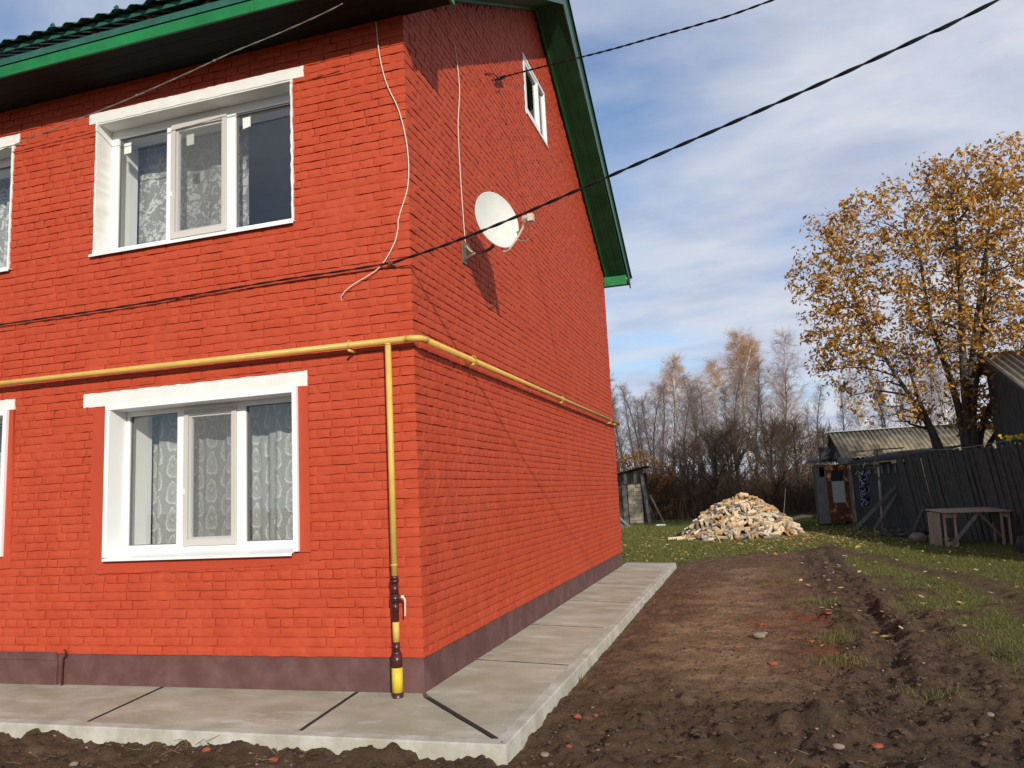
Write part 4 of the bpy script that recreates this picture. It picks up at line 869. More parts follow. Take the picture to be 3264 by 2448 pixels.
# ================================================================== YARD BUILDINGS AND FENCE
yr = random.Random(11)
def part(mb, name, m_, parent, smooth=False, bevel=0): return mb.build(name, m_, parent, smooth, bevel)
def slate_sheet(p0, p1, p2, p3, nw, amp, m_, parent, name='slate_sheet'):
    """corrugated sheet: p0-p1 along the eaves, p3-p2 along the top; waves run up the slope"""
    p0, p1, p2, p3 = map(Vector, (p0, p1, p2, p3)); n = nw * 6; nr = (p1 - p0).cross(p3 - p0).normalized(); m = MB(); vs = []
    for i in range(n + 1):
        t_ = i / n; w_ = nr * amp * sin(t_ * nw * 2 * pi); a = p0.lerp(p1, t_) + w_; b = p3.lerp(p2, t_) + w_
        vs += [a, b, a - nr * 0.007, b - nr * 0.007]
    fs = []
    for i in range(n): k = i * 4; fs += [(k, k + 4, k + 5, k + 1), (k + 2, k + 3, k + 7, k + 6), (k, k + 2, k + 6, k + 4), (k + 1, k + 5, k + 7, k + 3)]
    m.add(vs, fs); return m.build(name, m_, parent, True)
def plank(parent, base, top, w, t_, m_, facing, name='plank', taper=1.0):
    return MB().obox(base, top, w, t_, facing, taper=taper).build(name, m_, parent)

# plank fence along the right of the yard, leaning into it
fence = empty('plank_fence', (8.0, 14.0, -0.42)); tag(fence, 'tall dark leaning plank fence along the right side of the yard', 'fence'); FI = Matrix.Translation((-8.0, -14.0, 0.42))
fa, fb = Vector((6.92, 19.4, -0.44)), Vector((9.2, 7.6, -0.44)); fd = (fb - fa); FL = fd.length; fd.normalize(); fn_ = Vector((-fd.y, fd.x, 0)).cross(Vector((0, 0, 1)))
s = 0.0; k = 0
while s < FL:
    w = yr.uniform(0.12, 0.175); p = fa + fd * (s + w / 2); h = 2.20 + yr.uniform(-.06, .05); lean = Vector((-0.27, -0.05, 0)) + Vector((yr.uniform(-.03, .03), yr.uniform(-.04, .04), 0))
    o = plank(fence, p + Vector((yr.uniform(-.012, .012), 0, 0)), p + lean + Vector((0, 0, h)), w, 0.024, OLDWOOD, (-fd.y, fd.x, 0)); o.matrix_parent_inverse = FI
    o.location.x += .014 * (k % 2); k += 1; s += w - yr.uniform(0.004, 0.016)
for hz in (0.35, 1.55):
    q = Vector((0.035 - 0.27 * hz / 2.2, -0.02, hz)); o = MB().obox(fa + q + Vector((.03, 0, 0)), fb + q + Vector((.03, 0, 0)), 0.09, 0.04).build('rail', OLDWOOD, fence); o.matrix_parent_inverse = FI
# outhouse with the rusty door
cab = empty('outhouse', (5.35, 24.0, -0.42)); tag(cab, 'grey board outhouse with a peeling rusty brown door', 'outhouse'); CI = Matrix.Translation((-5.35, -24.0, 0.42))
def cp(mb, name, m_, parent=cab, bevel=0):
    o = mb.build(name, m_, parent, False, bevel)
    if parent is cab: o.matrix_parent_inverse = CI
    return o
for x0, x1 in ((4.79, 4.925), (5.085, 5.135)): cp(MB().box(x0, x1 - .004, 24.0, 24.03, -0.33, 1.73), 'wall_board', GREYWOOD)
cp(MB().box(4.925, 5.081, 24.0, 24.03, -0.33, 1.31), 'wall_board', GREYWOOD); cp(MB().box(4.925, 5.081, 24.0, 24.03, 1.64, 1.73), 'wall_board', GREYWOOD)
cp(MB().box(5.855, 5.95, 24.0, 24.03, -0.33, 1.73), 'wall_board', GREYWOOD)
for x in (4.79, 5.92): cp(MB().box(x, x + 0.03, 24.031, 25.3, -0.33, 1.73), 'side_wall', OLDWOOD)
cp(MB().box(4.79, 5.95, 25.3, 25.33, -0.33, 1.73), 'back_wall', OLDWOOD)
m = MB(); frame_ring(m, 5.14, 5.85, -0.28, 1.70, 0.15, 23.985, 24.02, 0.66, 0.20); dr = cp(m, 'door', RUST, bevel=0.005)
MB().box(5.29, 5.70, 24.0, 24.012, 1.13, 1.50).build('pane', BLACK, dr); MB().box(5.29, 5.70, 23.995, 24.013, 0.382, 1.128).build('door_panel', PALEPANEL, dr); MB().box(5.74, 5.765, 23.95, 23.985, 0.55, 0.72).build('handle', STEEL, dr)
for x in (4.85, 5.75): cp(MB().box(x, x + 0.1, 24.05, 25.2, -0.45, -0.33), 'sleeper', OLDWOOD)
slate_sheet((4.62, 23.75, 1.80), (6.15, 23.75, 1.78), (6.15, 25.5, 1.98), (4.62, 25.5, 2.0), 8, 0.02, DSLATE, cab, 'roof_sheet').matrix_parent_inverse = CI
tk = tag(MB().box(5.05, 5.62, 24.35, 24.95, 1.90, 2.34).box(5.04, 5.63, 24.34, 24.96, 2.34, 2.37).build('water_tank', DSLATE, None, False, 0.012), 'dark square tank on the outhouse roof', 'tank')
# lean-to between the outhouse and the fence
lt = empty('lean_to', (6.4, 21.5, -0.42)); tag(lt, 'dark plank lean-to with a corrugated roof beside the outhouse', 'shed'); LI = Matrix.Translation((-6.4, -21.5, 0.42))
la, lb = Vector((5.98, 23.9, -0.44)), Vector((7.15, 19.9, -0.44)); ld = lb - la; LL = ld.length; ld.normalize(); s = 0.0
while s < LL:
    w = yr.uniform(0.13, 0.19); p = la + ld * (s + w / 2); o = plank(lt, p, p + Vector((0, 0, 2.08 + yr.uniform(-.05, .03))), w, 0.025, OLDWOOD, (-ld.y, ld.x, 0)); o.matrix_parent_inverse = LI; s += w + yr.uniform(.003, .02)
for i, (a, b) in enumerate((((5.75, 23.0, 1.70), (6.10, 21.6, 1.70)), ((6.10, 21.62, 1.712), (6.55, 20.3, 1.712)), ((6.55, 20.32, 1.70), (7.25, 18.9, 1.71)))):
    slate_sheet(a, b, (b[0] + 1.25, b[1] + 0.5, b[2] + 0.28), (a[0] + 1.25, a[1] + 0.5, a[2] + 0.28), 9, 0.022, DSLATE, lt, 'roof_sheet').matrix_parent_inverse = LI
for i in range(6):
    p = la + ld * (1.5 + i * 0.45); o = MB().obox(p + Vector((-.04, 0, 1.75)), p + Vector((-.04, 0, 2.02)), yr.uniform(.10, .2), .02, (-ld.y, ld.x, 0)).build('fascia_piece', GREYWOOD, lt); o.matrix_parent_inverse = LI
# building with the slate roof behind
sb = empty('slate_roof_shed', (9.0, 30.5, -0.42)); tag(sb, 'low shed with a weathered corrugated slate roof behind the fence', 'shed'); SI = Matrix.Translation((-9.0, -30.5, 0.42))
for i in range(4):
    x0, x1 = 6.25 + i * 1.62, 6.25 + (i + 1) * 1.62 + 0.05; slate_sheet((x0, 28.9, 2.02 + .012 * (i % 2)), (x1, 28.9, 2.02 + .012 * (i % 2)), (x1 - .25, 30.9, 3.22 + .012 * (i % 2)), (x0 - .25, 30.9, 3.22 + .012 * (i % 2)), 9, 0.03, SLATE, sb).matrix_parent_inverse = SI
slate_sheet((12.5, 32.9, 2.0), (6.0, 32.9, 2.0), (6.0, 30.92, 3.24), (12.5, 30.92, 3.24), 36, 0.03, SLATE, sb).matrix_parent_inverse = SI
for i in range(46): 
    x = 6.45 + i * 0.135; MB().box(x, x + .128, 29.25, 29.28, -0.45, 2.1).build('plank', OLDWOOD, sb).matrix_parent_inverse = SI
m = MB(); m.prism([(29.29, -0.45), (32.6, -0.45), (32.6, 2.05), (30.9, 3.12), (29.29, 2.2)], fs_, 6.45, 6.48); m.build('gable_wall', GREYWOOD, sb).matrix_parent_inverse = SI
MB().box(5.9, 12.6, 30.83, 31.0, 3.24, 3.27).build('ridge_board', PALEPANEL, sb).matrix_parent_inverse = SI
# barn at the right edge
bn_ = empty('barn', (10.0, 14.0, -0.42)); bn_.location.x += .3; tag(bn_, 'dark board barn with slate roof rising behind the fence', 'barn'); BI = Matrix.Translation((-10.0, -14.0, 0.42))
def bz(y): return 4.30 - 0.43 * abs(y - 17.05)
s = 10.4
while s < 17.6:
    w = yr.uniform(.14, .2); MB().prism([(s, -0.45), (s + w, -0.45), (s + w, bz(s + w) - .04), (s, bz(s) - .04)], fs_, 8.60, 8.575 - yr.uniform(0, .012)).build('plank', OLDWOOD, bn_).matrix_parent_inverse = BI; s += w + .006
for i in range(3):
    x0 = 8.30 + i * 1.55; slate_sheet((x0, 10.1, bz(10.1) + .012 * (i % 2)), (x0 + 1.6, 10.1, bz(10.1) + .012 * (i % 2)), (x0 + 1.6, 17.1, bz(17.1) + .012 * (i % 2)), (x0, 17.1, bz(17.1) + .012 * (i % 2)), 9, 0.03, SLATE, bn_).matrix_parent_inverse = BI
slate_sheet((13.0, 18.2, bz(18.2)), (8.3, 18.2, bz(18.2)), (8.3, 17.12, bz(17.12) + .02), (13.0, 17.12, bz(17.12) + .02), 26, .03, SLATE, bn_).matrix_parent_inverse = BI
m = MB(); m.box(8.62, 12.9, 17.6, 17.66, -.45, 3.95); m.box(8.62, 12.9, 10.4, 10.46, -.45, 1.4); m.box(12.84, 12.9, 10.47, 17.59, -.45, 1.4); m.build('rear_wall', OLDWOOD, bn_).matrix_parent_inverse = BI
verge(10.1, 17.05, bz(10.1) - .14, bz(17.05) - .14, 8.27, 8.295, .12).build('barge_board', OLDWOOD, bn_).matrix_parent_inverse = BI
# old shed at the far left: boards, pale block wall, single-pitch roof
sh_ = empty('old_shed', (-2.7, 31.0, -0.42)); tag(sh_, 'tumbledown shed of grey boards and pale blocks under a tilted roof', 'shed'); HI = Matrix.Translation((2.7, -31.0, 0.42))
def sp2(mb, name, m_, bevel=0): o = mb.build(name, m_, sh_, False, bevel); o.matrix_parent_inverse = HI; return o
zc = -0.42
for r in range(10):
    x = -3.0; first = yr.choice((0.39, 0.2)) if r % 2 else 0.28
    while x < -2.36:
        w = min(first, -2.34 - x); first = 0.39
        if w > .05: sp2(MB().box(x + .009, x + w - .009, 31.0 + yr.uniform(-.006, .006), 31.2, zc + .009, zc + .179), 'block', BLOCK, 0.006)
        x += w
    zc += 0.188
sp2(MB().box(-2.995, -2.345, 31.022, 31.19, -0.44, 1.455), 'block_mortar', GREYWOOD)
for x0, x1, z0, z1, m_ in ((-3.25, -3.03, -0.42, 1.42, GREYWOOD), (-3.47, -3.28, -0.42, 1.40, OLDWOOD), (-3.7, -3.5, -.42, 1.4, GREYWOOD)): sp2(MB().box(x0, x1, 30.95, 30.98, z0, z1), 'board', m_)
for i in range(9):
    x = -3.6 + i * 0.155; sp2(MB().box(x, x + .148, 30.96, 30.985, 1.46, 1.93 + .02 * i), 'board', OLDWOOD if i % 3 else GREYWOOD)
sp2(MB().obox((-2.03, 30.9, -0.42), (-2.27, 30.92, 1.85), .16, .14), 'post', GREYWOOD)
sp2(MB().obox((-1.75, 30.7, -0.42), (-2.15, 30.9, 0.8), .06, .05), 'brace', OLDWOOD); sp2(MB().obox((-1.35, 30.6, -0.42), (-1.95, 30.9, 0.9), .05, .05), 'brace', GREYWOOD)
slate_sheet((-3.9, 30.6, 1.90), (-2.02, 30.6, 2.27), (-2.02, 33.2, 2.27), (-3.9, 33.2, 1.90), 9, .02, mat('pale_roof_sheet', (0.22, 0.21, 0.20), .8, var=.3), sh_, 'roof_sheet').matrix_parent_inverse = HI
slate_sheet((-2.0, 30.7, 2.24), (-1.2, 30.7, 1.92), (-1.2, 33.2, 1.92), (-2.0, 33.2, 2.24), 5, .02, DSLATE, sh_, 'roof_sheet').matrix_parent_inverse = HI
sp2(MB().box(-3.9, -2.33, 32.9, 32.95, -.42, 1.95), 'back_wall', OLDWOOD); sp2(MB().box(-2.32, -2.29, 31.25, 32.89, -.42, 1.95), 'side_wall', OLDWOOD)
for i, (a, b) in enumerate((((-3.1, 28.2, .12), (-2.55, 27.9, -.38)), ((-3.2, 28.4, -.02), (-2.8, 28.0, -.40)), ((-3.0, 27.6, -.36), (-2.5, 27.5, -.36)))):
    tag(MB().obox(a, b, .16, .035).build('loose_board', GREYWOOD), ('grey board leaning at the house corner near the old shed', 'second leaning grey board lower at the house corner', 'flat grey board lying on the grass at the house corner')[i], 'board')
# clothes pole with rope, shirt on a hanger
cpole = empty('clothes_pole', (6.15, 19.7, -0.42)); tag(cpole, 'rusty white clothes-line pole with crossbar and coiled rope', 'pole'); KI = Matrix.Translation((-6.15, -19.7, 0.42))
POLEM = mat('peeling_pole', (0.14, 0.055, 0.035), .7, col2=(0.36, 0.34, 0.31), v2=(.40, .6), vscale=4.5, stretch=(1, 1, 1.2)); ROPE = mat('rope', (0.30, 0.30, 0.25), .9, var=.2)
for mb, nm, m_ in ((MB().tube([(6.153, 19.7, -0.5), (6.21, 19.7, 0.8), (6.255, 19.7, 2.0)], [.034, .031, .029], 8), 'post', POLEM), (MB().tube([(5.57, 19.75, 1.995), (6.98, 19.6, 2.02)], .019, 7), 'crossbar', RAFTER)):
    o = mb.build(nm, m_, cpole, True); o.matrix_parent_inverse = KI
m = MB()
for i in range(9):
    c = Vector((6.20 + .015 * i, 19.66, 1.98 + .01 * (i % 3))); m.tube([c + Vector((cos(a) * (.07 + .006 * i), sin(a) * .05, sin(a + i) * .07 - .02)) for a in np.linspace(0, 6.28, 13)], .006, 4, cap=False)
for i in range(5): m.tube(spline([(6.18, 19.65, 1.98), (6.0 - .03 * i, 19.64, 1.86 + .02 * i), (5.85 - .04 * i, 19.66, 1.93 + .02 * (i % 2))], 5), .006, 4)
m.tube(spline([(6.22, 19.66, 1.9), (6.16, 19.64, 1.7), (6.1, 19.64, 1.52), (6.06, 19.64, 1.46), (6.03, 19.64, 1.52)], 5), .007, 4)
o = m.build('rope_coil', ROPE, cpole, True); o.matrix_parent_inverse = KI
cable('washing_line', [(6.25, 19.66, 1.97), (6.487, 19.3, 1.925), (6.8, 17.0, 1.86), (7.125, 15.5, 1.79), (7.605, 14.0, 1.80), (8.4, 10.5, 1.95), (8.7, 9.0, 2.0)], .006, ROPE, 'pale washing line slung from the clothes pole along the fence top')
SHIRT = bpy.data.materials.new('checked_cloth'); SHIRT.use_nodes = True; t = SHIRT.node_tree; b = t.nodes['Principled BSDF']; b.inputs['Roughness'].default_value = .9
tcs = nd(t, 'ShaderNodeTexCoord'); ck = nd(t, 'ShaderNodeTexVoronoi'); ck.inputs['Scale'].default_value = 17; t.links.new(tcs.outputs['Object'], ck.inputs['Vector'])
rp = ramp(t, [(0.36, (0.36, 0.37, 0.43)), (0.46, (0.012, 0.014, 0.034))]); t.links.new(ck.outputs['Distance'], rp.inputs[0]); t.links.new(rp.outputs[0], b.inputs['Base Color'])
m = MB(); prof = [(1.50, .02), (1.43, .05), (1.36, .13), (1.28, .15), (1.10, .13), (.9, .145), (.65, .14), (.42, .125), (.33, .10)]; NA = 18
for z, w in prof:
    for k in range(NA):
        a = 2 * pi * k / NA; f = 1 + .16 * sin(5 * a + z * 3) * (1.5 - z); m.v.append((6.03 - .06 * (1.5 - z) + cos(a) * w * f, 21.3 + sin(a) * w * .45 * f, z + .02 * sin(3 * a) * (z < .5)))
for j in range(len(prof) - 1):
    for k in range(NA): m.f.append((j * NA + k, j * NA + (k + 1) % NA, (j + 1) * NA + (k + 1) % NA, (j + 1) * NA + k)); m.m.append(0)
shirt = empty('hanging_shirt', (6.0, 21.3, 0.33)); tag(shirt, 'navy and white patterned garment hanging by the outhouse', 'garment'); XI = Matrix.Translation((-6.0, -21.3, -.33))
m.build('cloth', SHIRT, shirt, True).matrix_parent_inverse = XI
MB().tube([(6.03, 21.3, 1.48), (6.035, 21.3, 1.56), (6.06, 21.3, 1.60), (6.09, 21.32, 1.70)], .006, 5).obox((5.90, 21.29, 1.37), (6.17, 21.29, 1.37), .02, .02).build('hanger', PVC, shirt).matrix_parent_inverse = XI
tag(MB().tube([(5.80, 21.5, 1.32), (5.87, 21.5, 1.42), (5.95, 21.5, 1.34)], .012, 5).build('yellow_hook', YEL2), 'small yellow clip on the line beside the hanging garment', 'clip')
# leaning timbers, rubble, boulder, plank on the ground
for a, b, w, lab in (((5.50, 20.9, -0.42), (6.90, 20.9, 0.95), .10, 'long grey timber leaning on the lean-to wall'), ((6.05, 20.7, -0.40), (6.85, 20.95, 0.68), .08, 'shorter grey timber leaning behind the clothes pole'), ((5.62, 21.3, -.42), (6.75, 21.2, .75), .06, 'dark timber leaning behind the long grey one')):
    tag(MB().obox(a, b, w, .05, (0, 1, 0)).build('leaning_timber', GREYWOOD if 'dark' not in lab else OLDWOOD), lab, 'timber')
tag(MB().obox((5.88, 19.3, -.38), (7.1, 19.5, -.36), .12, .05).build('ground_plank', BENCHW), 'brown plank lying on the ground beside the clothes pole', 'plank')
def rock(c, r, seed, sq=(1, 1, 1)):
    rr = random.Random(seed); m = MB(); ph = (1 + 5 ** .5) / 2; V = [Vector(q).normalized() for q in ((-1, ph, 0), (1, ph, 0), (-1, -ph, 0), (1, -ph, 0), (0, -1, ph), (0, 1, ph), (0, -1, -ph), (0, 1, -ph), (ph, 0, -1), (ph, 0, 1), (-ph, 0, -1), (-ph, 0, 1))]
    F = [(0, 11, 5), (0, 5, 1), (0, 1, 7), (0, 7, 10), (0, 10, 11), (1, 5, 9), (5, 11, 4), (11, 10, 2), (10, 7, 6), (7, 1, 8), (3, 9, 4), (3, 4, 2), (3, 2, 6), (3, 6, 8), (3, 8, 9), (4, 9, 5), (2, 4, 11), (6, 2, 10), (8, 6, 7), (9, 8, 1)]
    return m.add([(c[0] + v.x * r * sq[0] * rr.uniform(.7, 1.2), c[1] + v.y * r * sq[1] * rr.uniform(.7, 1.2), c[2] + v.z * r * sq[2] * rr.uniform(.7, 1.2)) for v in V], F)
STONE = mat('field_stone', (0.17, 0.135, 0.105), .9, var=.3, vscale=9, bump=.004, bscale=30)
o = rock((6.28, 15.2, -.30), .28, 4, (1.0, .8, .7)).build('boulder', STONE, None, True); sd = o.modifiers.new('s', 'SUBSURF'); sd.levels = sd.render_levels = 2; tag(o, 'rounded brown boulder beside the left end of the work bench', 'boulder')
m = MB(); rr = random.Random(8)
for i in range(130):
    x, y = rr.gauss(6.6, .42), rr.gauss(18.2, .7); mm = rock((x, y, -.40 + rr.uniform(0, .16) * math.exp(-((x - 6.6) / .5) ** 2)), rr.uniform(.03, .11), i, (1.2, 1, .6)); m.add(mm.v, mm.f)
tag(m.build('rubble', mat('dark_rubble', (.06, .052, .045), .9, var=.6, vscale=3)), 'dark heap of rubble at the foot of the fence', 'rubble', kind='stuff')
for i, (a, b, w) in enumerate((((6.55, 17.5, -.40), (6.95, 17.6, .35), .16), ((6.95, 17.3, -.40), (7.02, 17.5, .42), .14))):
    tag(MB().obox(a, b, w, .06).build('broken_board', OLDWOOD), ('dark broken board slanting out of the rubble', 'dark upright board stub behind the rubble')[i], 'board')
tag(MB().tube([(7.70, 12.25, -.50), (7.69, 12.26, -.30), (7.71, 12.24, -.12), (7.70, 12.25, -.08)], [.21, .19, .17, .12], 11).build('dark_object', BARKD, None, True), 'unidentified dark stump-shaped object by the fence at the right edge of the picture', 'object')  # stump form made up for an unidentified black object
# work bench
wb = empty('work_bench', (7.1, 14.2, -0.42)); tag(wb, 'rough wooden work bench with slatted end and diagonal braces', 'bench'); WI = Matrix.Translation((-7.1, -14.2, .42))
def wp(mb, name, m_=None): o = mb.build(name, m_ or BENCHW, wb, False, .003); o.matrix_parent_inverse = WI; return o
for i in range(6):
    t_ = i / 5; a = Vector((6.60, 13.82, .35)).lerp(Vector((6.46, 14.72, .385)), t_); b = Vector((7.90, 13.78, .335)).lerp(Vector((7.80, 14.75, .385)), t_)
    wp(MB().obox(a - Vector((yr.uniform(0, .05), 0, 0)), b + Vector((yr.uniform(0, .04), 0, 0)), .165, .026), 'top_board')
for i in range(7):
    t_ = i / 8; p = Vector((6.44, 14.66, 0)).lerp(Vector((6.58, 13.92, 0)), t_); wp(MB().obox(p + Vector((0, 0, -.43)), p + Vector((.02, 0, .335)), .072, .022, (1, 0.2, 0)), 'end_slat')
for p in ((6.60, 13.88), (6.80, 13.85), (7.72, 13.85), (7.86, 13.85), (7.78, 14.68)): wp(MB().obox((*p, -.44), (p[0] + .02, p[1], .33), .06, .045), 'leg')
wp(MB().obox((6.58, 13.83, .285), (6.86, 13.82, .285), .025, .12), 'cleat'); wp(MB().obox((7.70, 13.83, .265), (7.9, 13.83, .265), .025, .12), 'cleat'); wp(MB().obox((6.60, 13.83, -.37), (6.84, 13.82, -.36), .025, .13), 'cleat')
wp(MB().obox((6.66, 13.79, -.40), (7.30, 13.80, .33), .07, .04, (0, 1, 0)), 'brace', GREYWOOD); wp(MB().obox((7.30, 13.83, .31), (7.93, 14.35, -.38), .05, .04, (0, 1, 0)), 'brace')
# white litter on the grass
WSH = mat('white_wrapping', (.62, .64, .62), .6, var=.1)
for x, y, r, sq, lab in ((-1.30, 28.6, .20, (1.7, .6, .40), 'white bundle lying on the grass by the old shed'), (0.22, 22.3, .13, (1.2, .8, .6), 'small white bag on the grass left of the woodpile'), (0.1, 17.2, .04, (1.3, 1, .5), 'tiny white scrap on the grass before the woodpile')):
    o = rock((x, y, gz(x, y) + .05), r, int(x * 10) + 90, sq).build('white_litter', WSH, None, True); o.modifiers.new('s', 'SUBSURF').render_levels = 2; tag(o, lab, 'litter')
# yellow flowers over the fence
fl = empty('flower_bunch', (8.1, 13.6, 1.7)); tag(fl, 'bunch of yellow flowers showing above the fence top', 'flowers')
YF = leafmat('yellow_petals', [(.65, .42, .01), (.75, .55, .03)], transl=.3); GLF = leafmat('flower_leaves', [(.03, .07, .015), (.06, .11, .025)])
m = MB(); m2 = MB(); rr = random.Random(2)
for i in range(16):
    c = Vector((rr.gauss(0, .11), rr.gauss(0, .08), .20 + rr.uniform(-.05, .08)))
    for k in range(9):
        a = k * 2 * pi / 9; d = Vector((cos(a), sin(a) * .5, sin(a) * .8)) * .045; e = Vector((-sin(a), cos(a) * .5, cos(a) * .8)) * .012; m.add([c, c + d * .7 + e, c + d, c + d * .7 - e], [(0, 1, 2, 3)])
    m2.tube([c, c - Vector((c.x * .4, 0, .5)), Vector((c.x * .3, 0, -2.15))], .006, 4)
o = m.build('petals', YF, fl); o = m2.build('stems', GLF, fl)

# ================================================================== TREES
class Segs:
    """tapered three-sided twigs collected as arrays"""
    def __init__(s): s.a = []; s.b = []; s.ra = []; s.rb = []
    def add(s, a, b, ra, rb): s.a.append(tuple(a)); s.b.append(tuple(b)); s.ra.append(ra); s.rb.append(rb)
    def arrays(s):
        A = np.array(s.a); B = np.array(s.b); ra = np.array(s.ra)[:, None]; rb = np.array(s.rb)[:, None]; D = B - A; D /= np.linalg.norm(D, axis=1, keepdims=True) + 1e-9
        ref = np.where(np.abs(D[:, 2:3]) > .9, np.array([[1., 0, 0]]), np.array([[0, 0, 1.]])); X = np.cross(D, ref); X /= np.linalg.norm(X, axis=1, keepdims=True) + 1e-9; Y = np.cross(D, X)
        n = len(A); V = np.zeros((n, 6, 3))
        for k in range(3):
            o_ = X * cos(2.0944 * k) + Y * sin(2.0944 * k); V[:, k] = A + o_ * ra; V[:, 3 + k] = B + o_ * rb
        base = (np.arange(n) * 6)[:, None]; F = np.concatenate([base + np.array([[k, (k + 1) % 3, 3 + (k + 1) % 3, 3 + k]]) for k in range(3)])
        return V.reshape(-1, 3), F
    def mesh(s, name, m_): V, F = s.arrays(); return npmesh(name, V, F, m_)
def leaves_mesh(name, P, size, m_, seed, droop=.6, asp=.42):
    """folded rhombic leaves at points P"""
    rg = np.random.RandomState(seed); P = np.asarray(P); n = len(P); d = rg.normal(size=(n, 3)); d[:, 2] = d[:, 2] * .5 - droop; d /= np.linalg.norm(d, axis=1, keepdims=True)
    u = rg.normal(size=(n, 3)); sdv = np.cross(d, u); sdv /= np.linalg.norm(sdv, axis=1, keepdims=True) + 1e-9; nn = np.cross(sdv, d); L = (size * rg.uniform(.65, 1.25, n))[:, None]
    V = np.stack([P, P + d * L * .45 + sdv * L * asp / 2 + nn * L * .06, P + d * L, P + d * L * .45 - sdv * L * asp / 2 + nn * L * .06], 1).reshape(-1, 3)
    b = (np.arange(n) * 4)[:, None]; F = np.concatenate([b + np.array([[0, 1, 2]]), b + np.array([[0, 2, 3]])]); return npmesh(name, V, F, m_)
def bend(rr, p, d, L, n, wander, up):
    pts = [Vector(p)]; d = Vector(d).normalized()
    for i in range(n):
        d = (d + Vector((rr.gauss(0, wander), rr.gauss(0, wander), rr.gauss(0, wander) + up))).normalized(); pts.append(pts[-1] + d * L / n)
    return pts
def at_(pts, t_):
    x = t_ * (len(pts) - 1); i = min(int(x), len(pts) - 2); return pts[i].lerp(pts[i + 1], x - i), (pts[i + 1] - pts[i]).normalized()
def rec_tree(seed, H, r0, nb, t0, blen, ang, up0, up1, ntw, ntt, twl, droop, lean=(0, 0), tw_r=.011):
    """trunk, limbs, twigs, twiglets; returns trunk MB, twig Segs, twig tip points with height fraction"""
    rr = random.Random(seed); tm = MB(); sg = Segs(); tips = []
    tr = bend(rr, (0, 0, 0), (lean[0], lean[1], 1), H, 12, .035, .03); n = len(tr); tm.tube(tr, [r0 * (1 - .93 * i / (n - 1)) ** .85 + .01 for i in range(n)], 7)
    for b in range(nb):
        t_ = t0 + (1 - t0) * (b + rr.random()) / nb; p, d = at_(tr, t_); az = b * 2.4 + rr.uniform(-.5, .5); q = blen * (1.08 - ((t_ - t0) / (1 - t0)) ** 1.4) * rr.uniform(.7, 1.15)
        out = Vector((cos(az), sin(az), 0)); dd = out * sin(ang) + Vector((0, 0, 1)) * cos(ang); rb = max(.018, r0 * (1 - t_) * .42 + .012); bp = bend(rr, p, dd, q, 5, .10, up0)
        tm.tube(bp, [rb * (1 - .8 * i / 5) for i in range(6)], 4, cap=False)
        for k in range(ntw):
            tt = .2 + .8 * (k + rr.random()) / ntw; p2, d2 = at_(bp, tt); dv = (d2 + Vector((rr.gauss(0, .6), rr.gauss(0, .6), rr.gauss(0, .4)))).normalized(); tp = bend(rr, p2, dv, twl * rr.uniform(.6, 1.3), 3, .16, up1)
            for i in range(3): sg.add(tp[i], tp[i + 1], tw_r * 1.3 * (1 - .22 * i), tw_r * 1.3 * (1 - .22 * (i + 1)))
            for j in range(ntt):
                p3, d3 = at_(tp, .25 + .75 * rr.random()); e = (d3 + Vector((rr.gauss(0, .7), rr.gauss(0, .7), rr.gauss(0, .5) - droop))).normalized() * twl * rr.uniform(.35, .8); sg.add(p3, p3 + e, tw_r * .8, tw_r * .45); tips.append((p3 + e, (p3.z + e.z) / H)); tips.append((p3 + e * .5, (p3.z) / H))
    return tm, sg, tips
BIRCH = []; br0 = random.Random(4)
GOLD = leafmat('gold_leaves', [(.62, .32, .06), (.72, .42, .10), (.52, .25, .06)])
RUSTL = leafmat('russet_leaves', [(.20, .075, .03), (.30, .13, .05), (.14, .05, .03)])
for s, ln in ((1, (.0, 0)), (2, (-.10, 0)), (3, (.06, .03)), (4, (-.26, 0))):
    tm, sg, tips = rec_tree(s, 17.5, .23, 50, .28, 4.0, R(40), .03, -.05, 8, 8, 1.15, .35, ln, .0100)
    hi = [p for p, h in tips if h > .70 + .10 * sin(p.x * 1.3 + p.y)]; BIRCH.append((tm.mesh('trunk', BARKB, True), sg.mesh('twigs', TWIGV), leaves_mesh('leaves', [q + Vector((br0.gauss(0, .12), br0.gauss(0, .12), br0.gauss(0, .12))) for q in hi for _ in (0, 1, 2)], .105, GOLD, s), leaves_mesh('leaves', [p for p, h in tips if h < .75][::5], .13, RUSTL, s)))
ALDER = []
for s in (11, 12, 13):
    tm, sg, tips = rec_tree(s, 16.0, .17, 34, .25, 2.6, R(30), .05, .03, 6, 7, 1.0, -.1, (0, 0), .0115); ALDER.append((tm.mesh('trunk', BARKA, True), sg.mesh('twigs', TWIGA), leaves_mesh('leaves', [p for p, h in tips][::9], .14, RUSTL, s)))
APPLE = []
for s in (21, 22, 23):
    tm, sg, tips = rec_tree(s, 4.6, .13, 17, .17, 2.4, R(50), .09, .05, 9, 9, .85, -.25, (.05 * (s - 22), 0), .011); APPLE.append((tm.mesh('trunk', BARKD, True), sg.mesh('twigs', TWIGD)))
def put(kind, name, loc, s, rz, label, group, meshes, cat='tree'):
    e = empty(name, loc, rz); e.scale = (s, s, s); tag(e, label, cat, group)
    for nm, me in meshes: link(nm, me, e)
    return e
def gx85(sx, y): return -0.48 + (sx - 2302) * .0365 * (y + 5.8) / 90.8
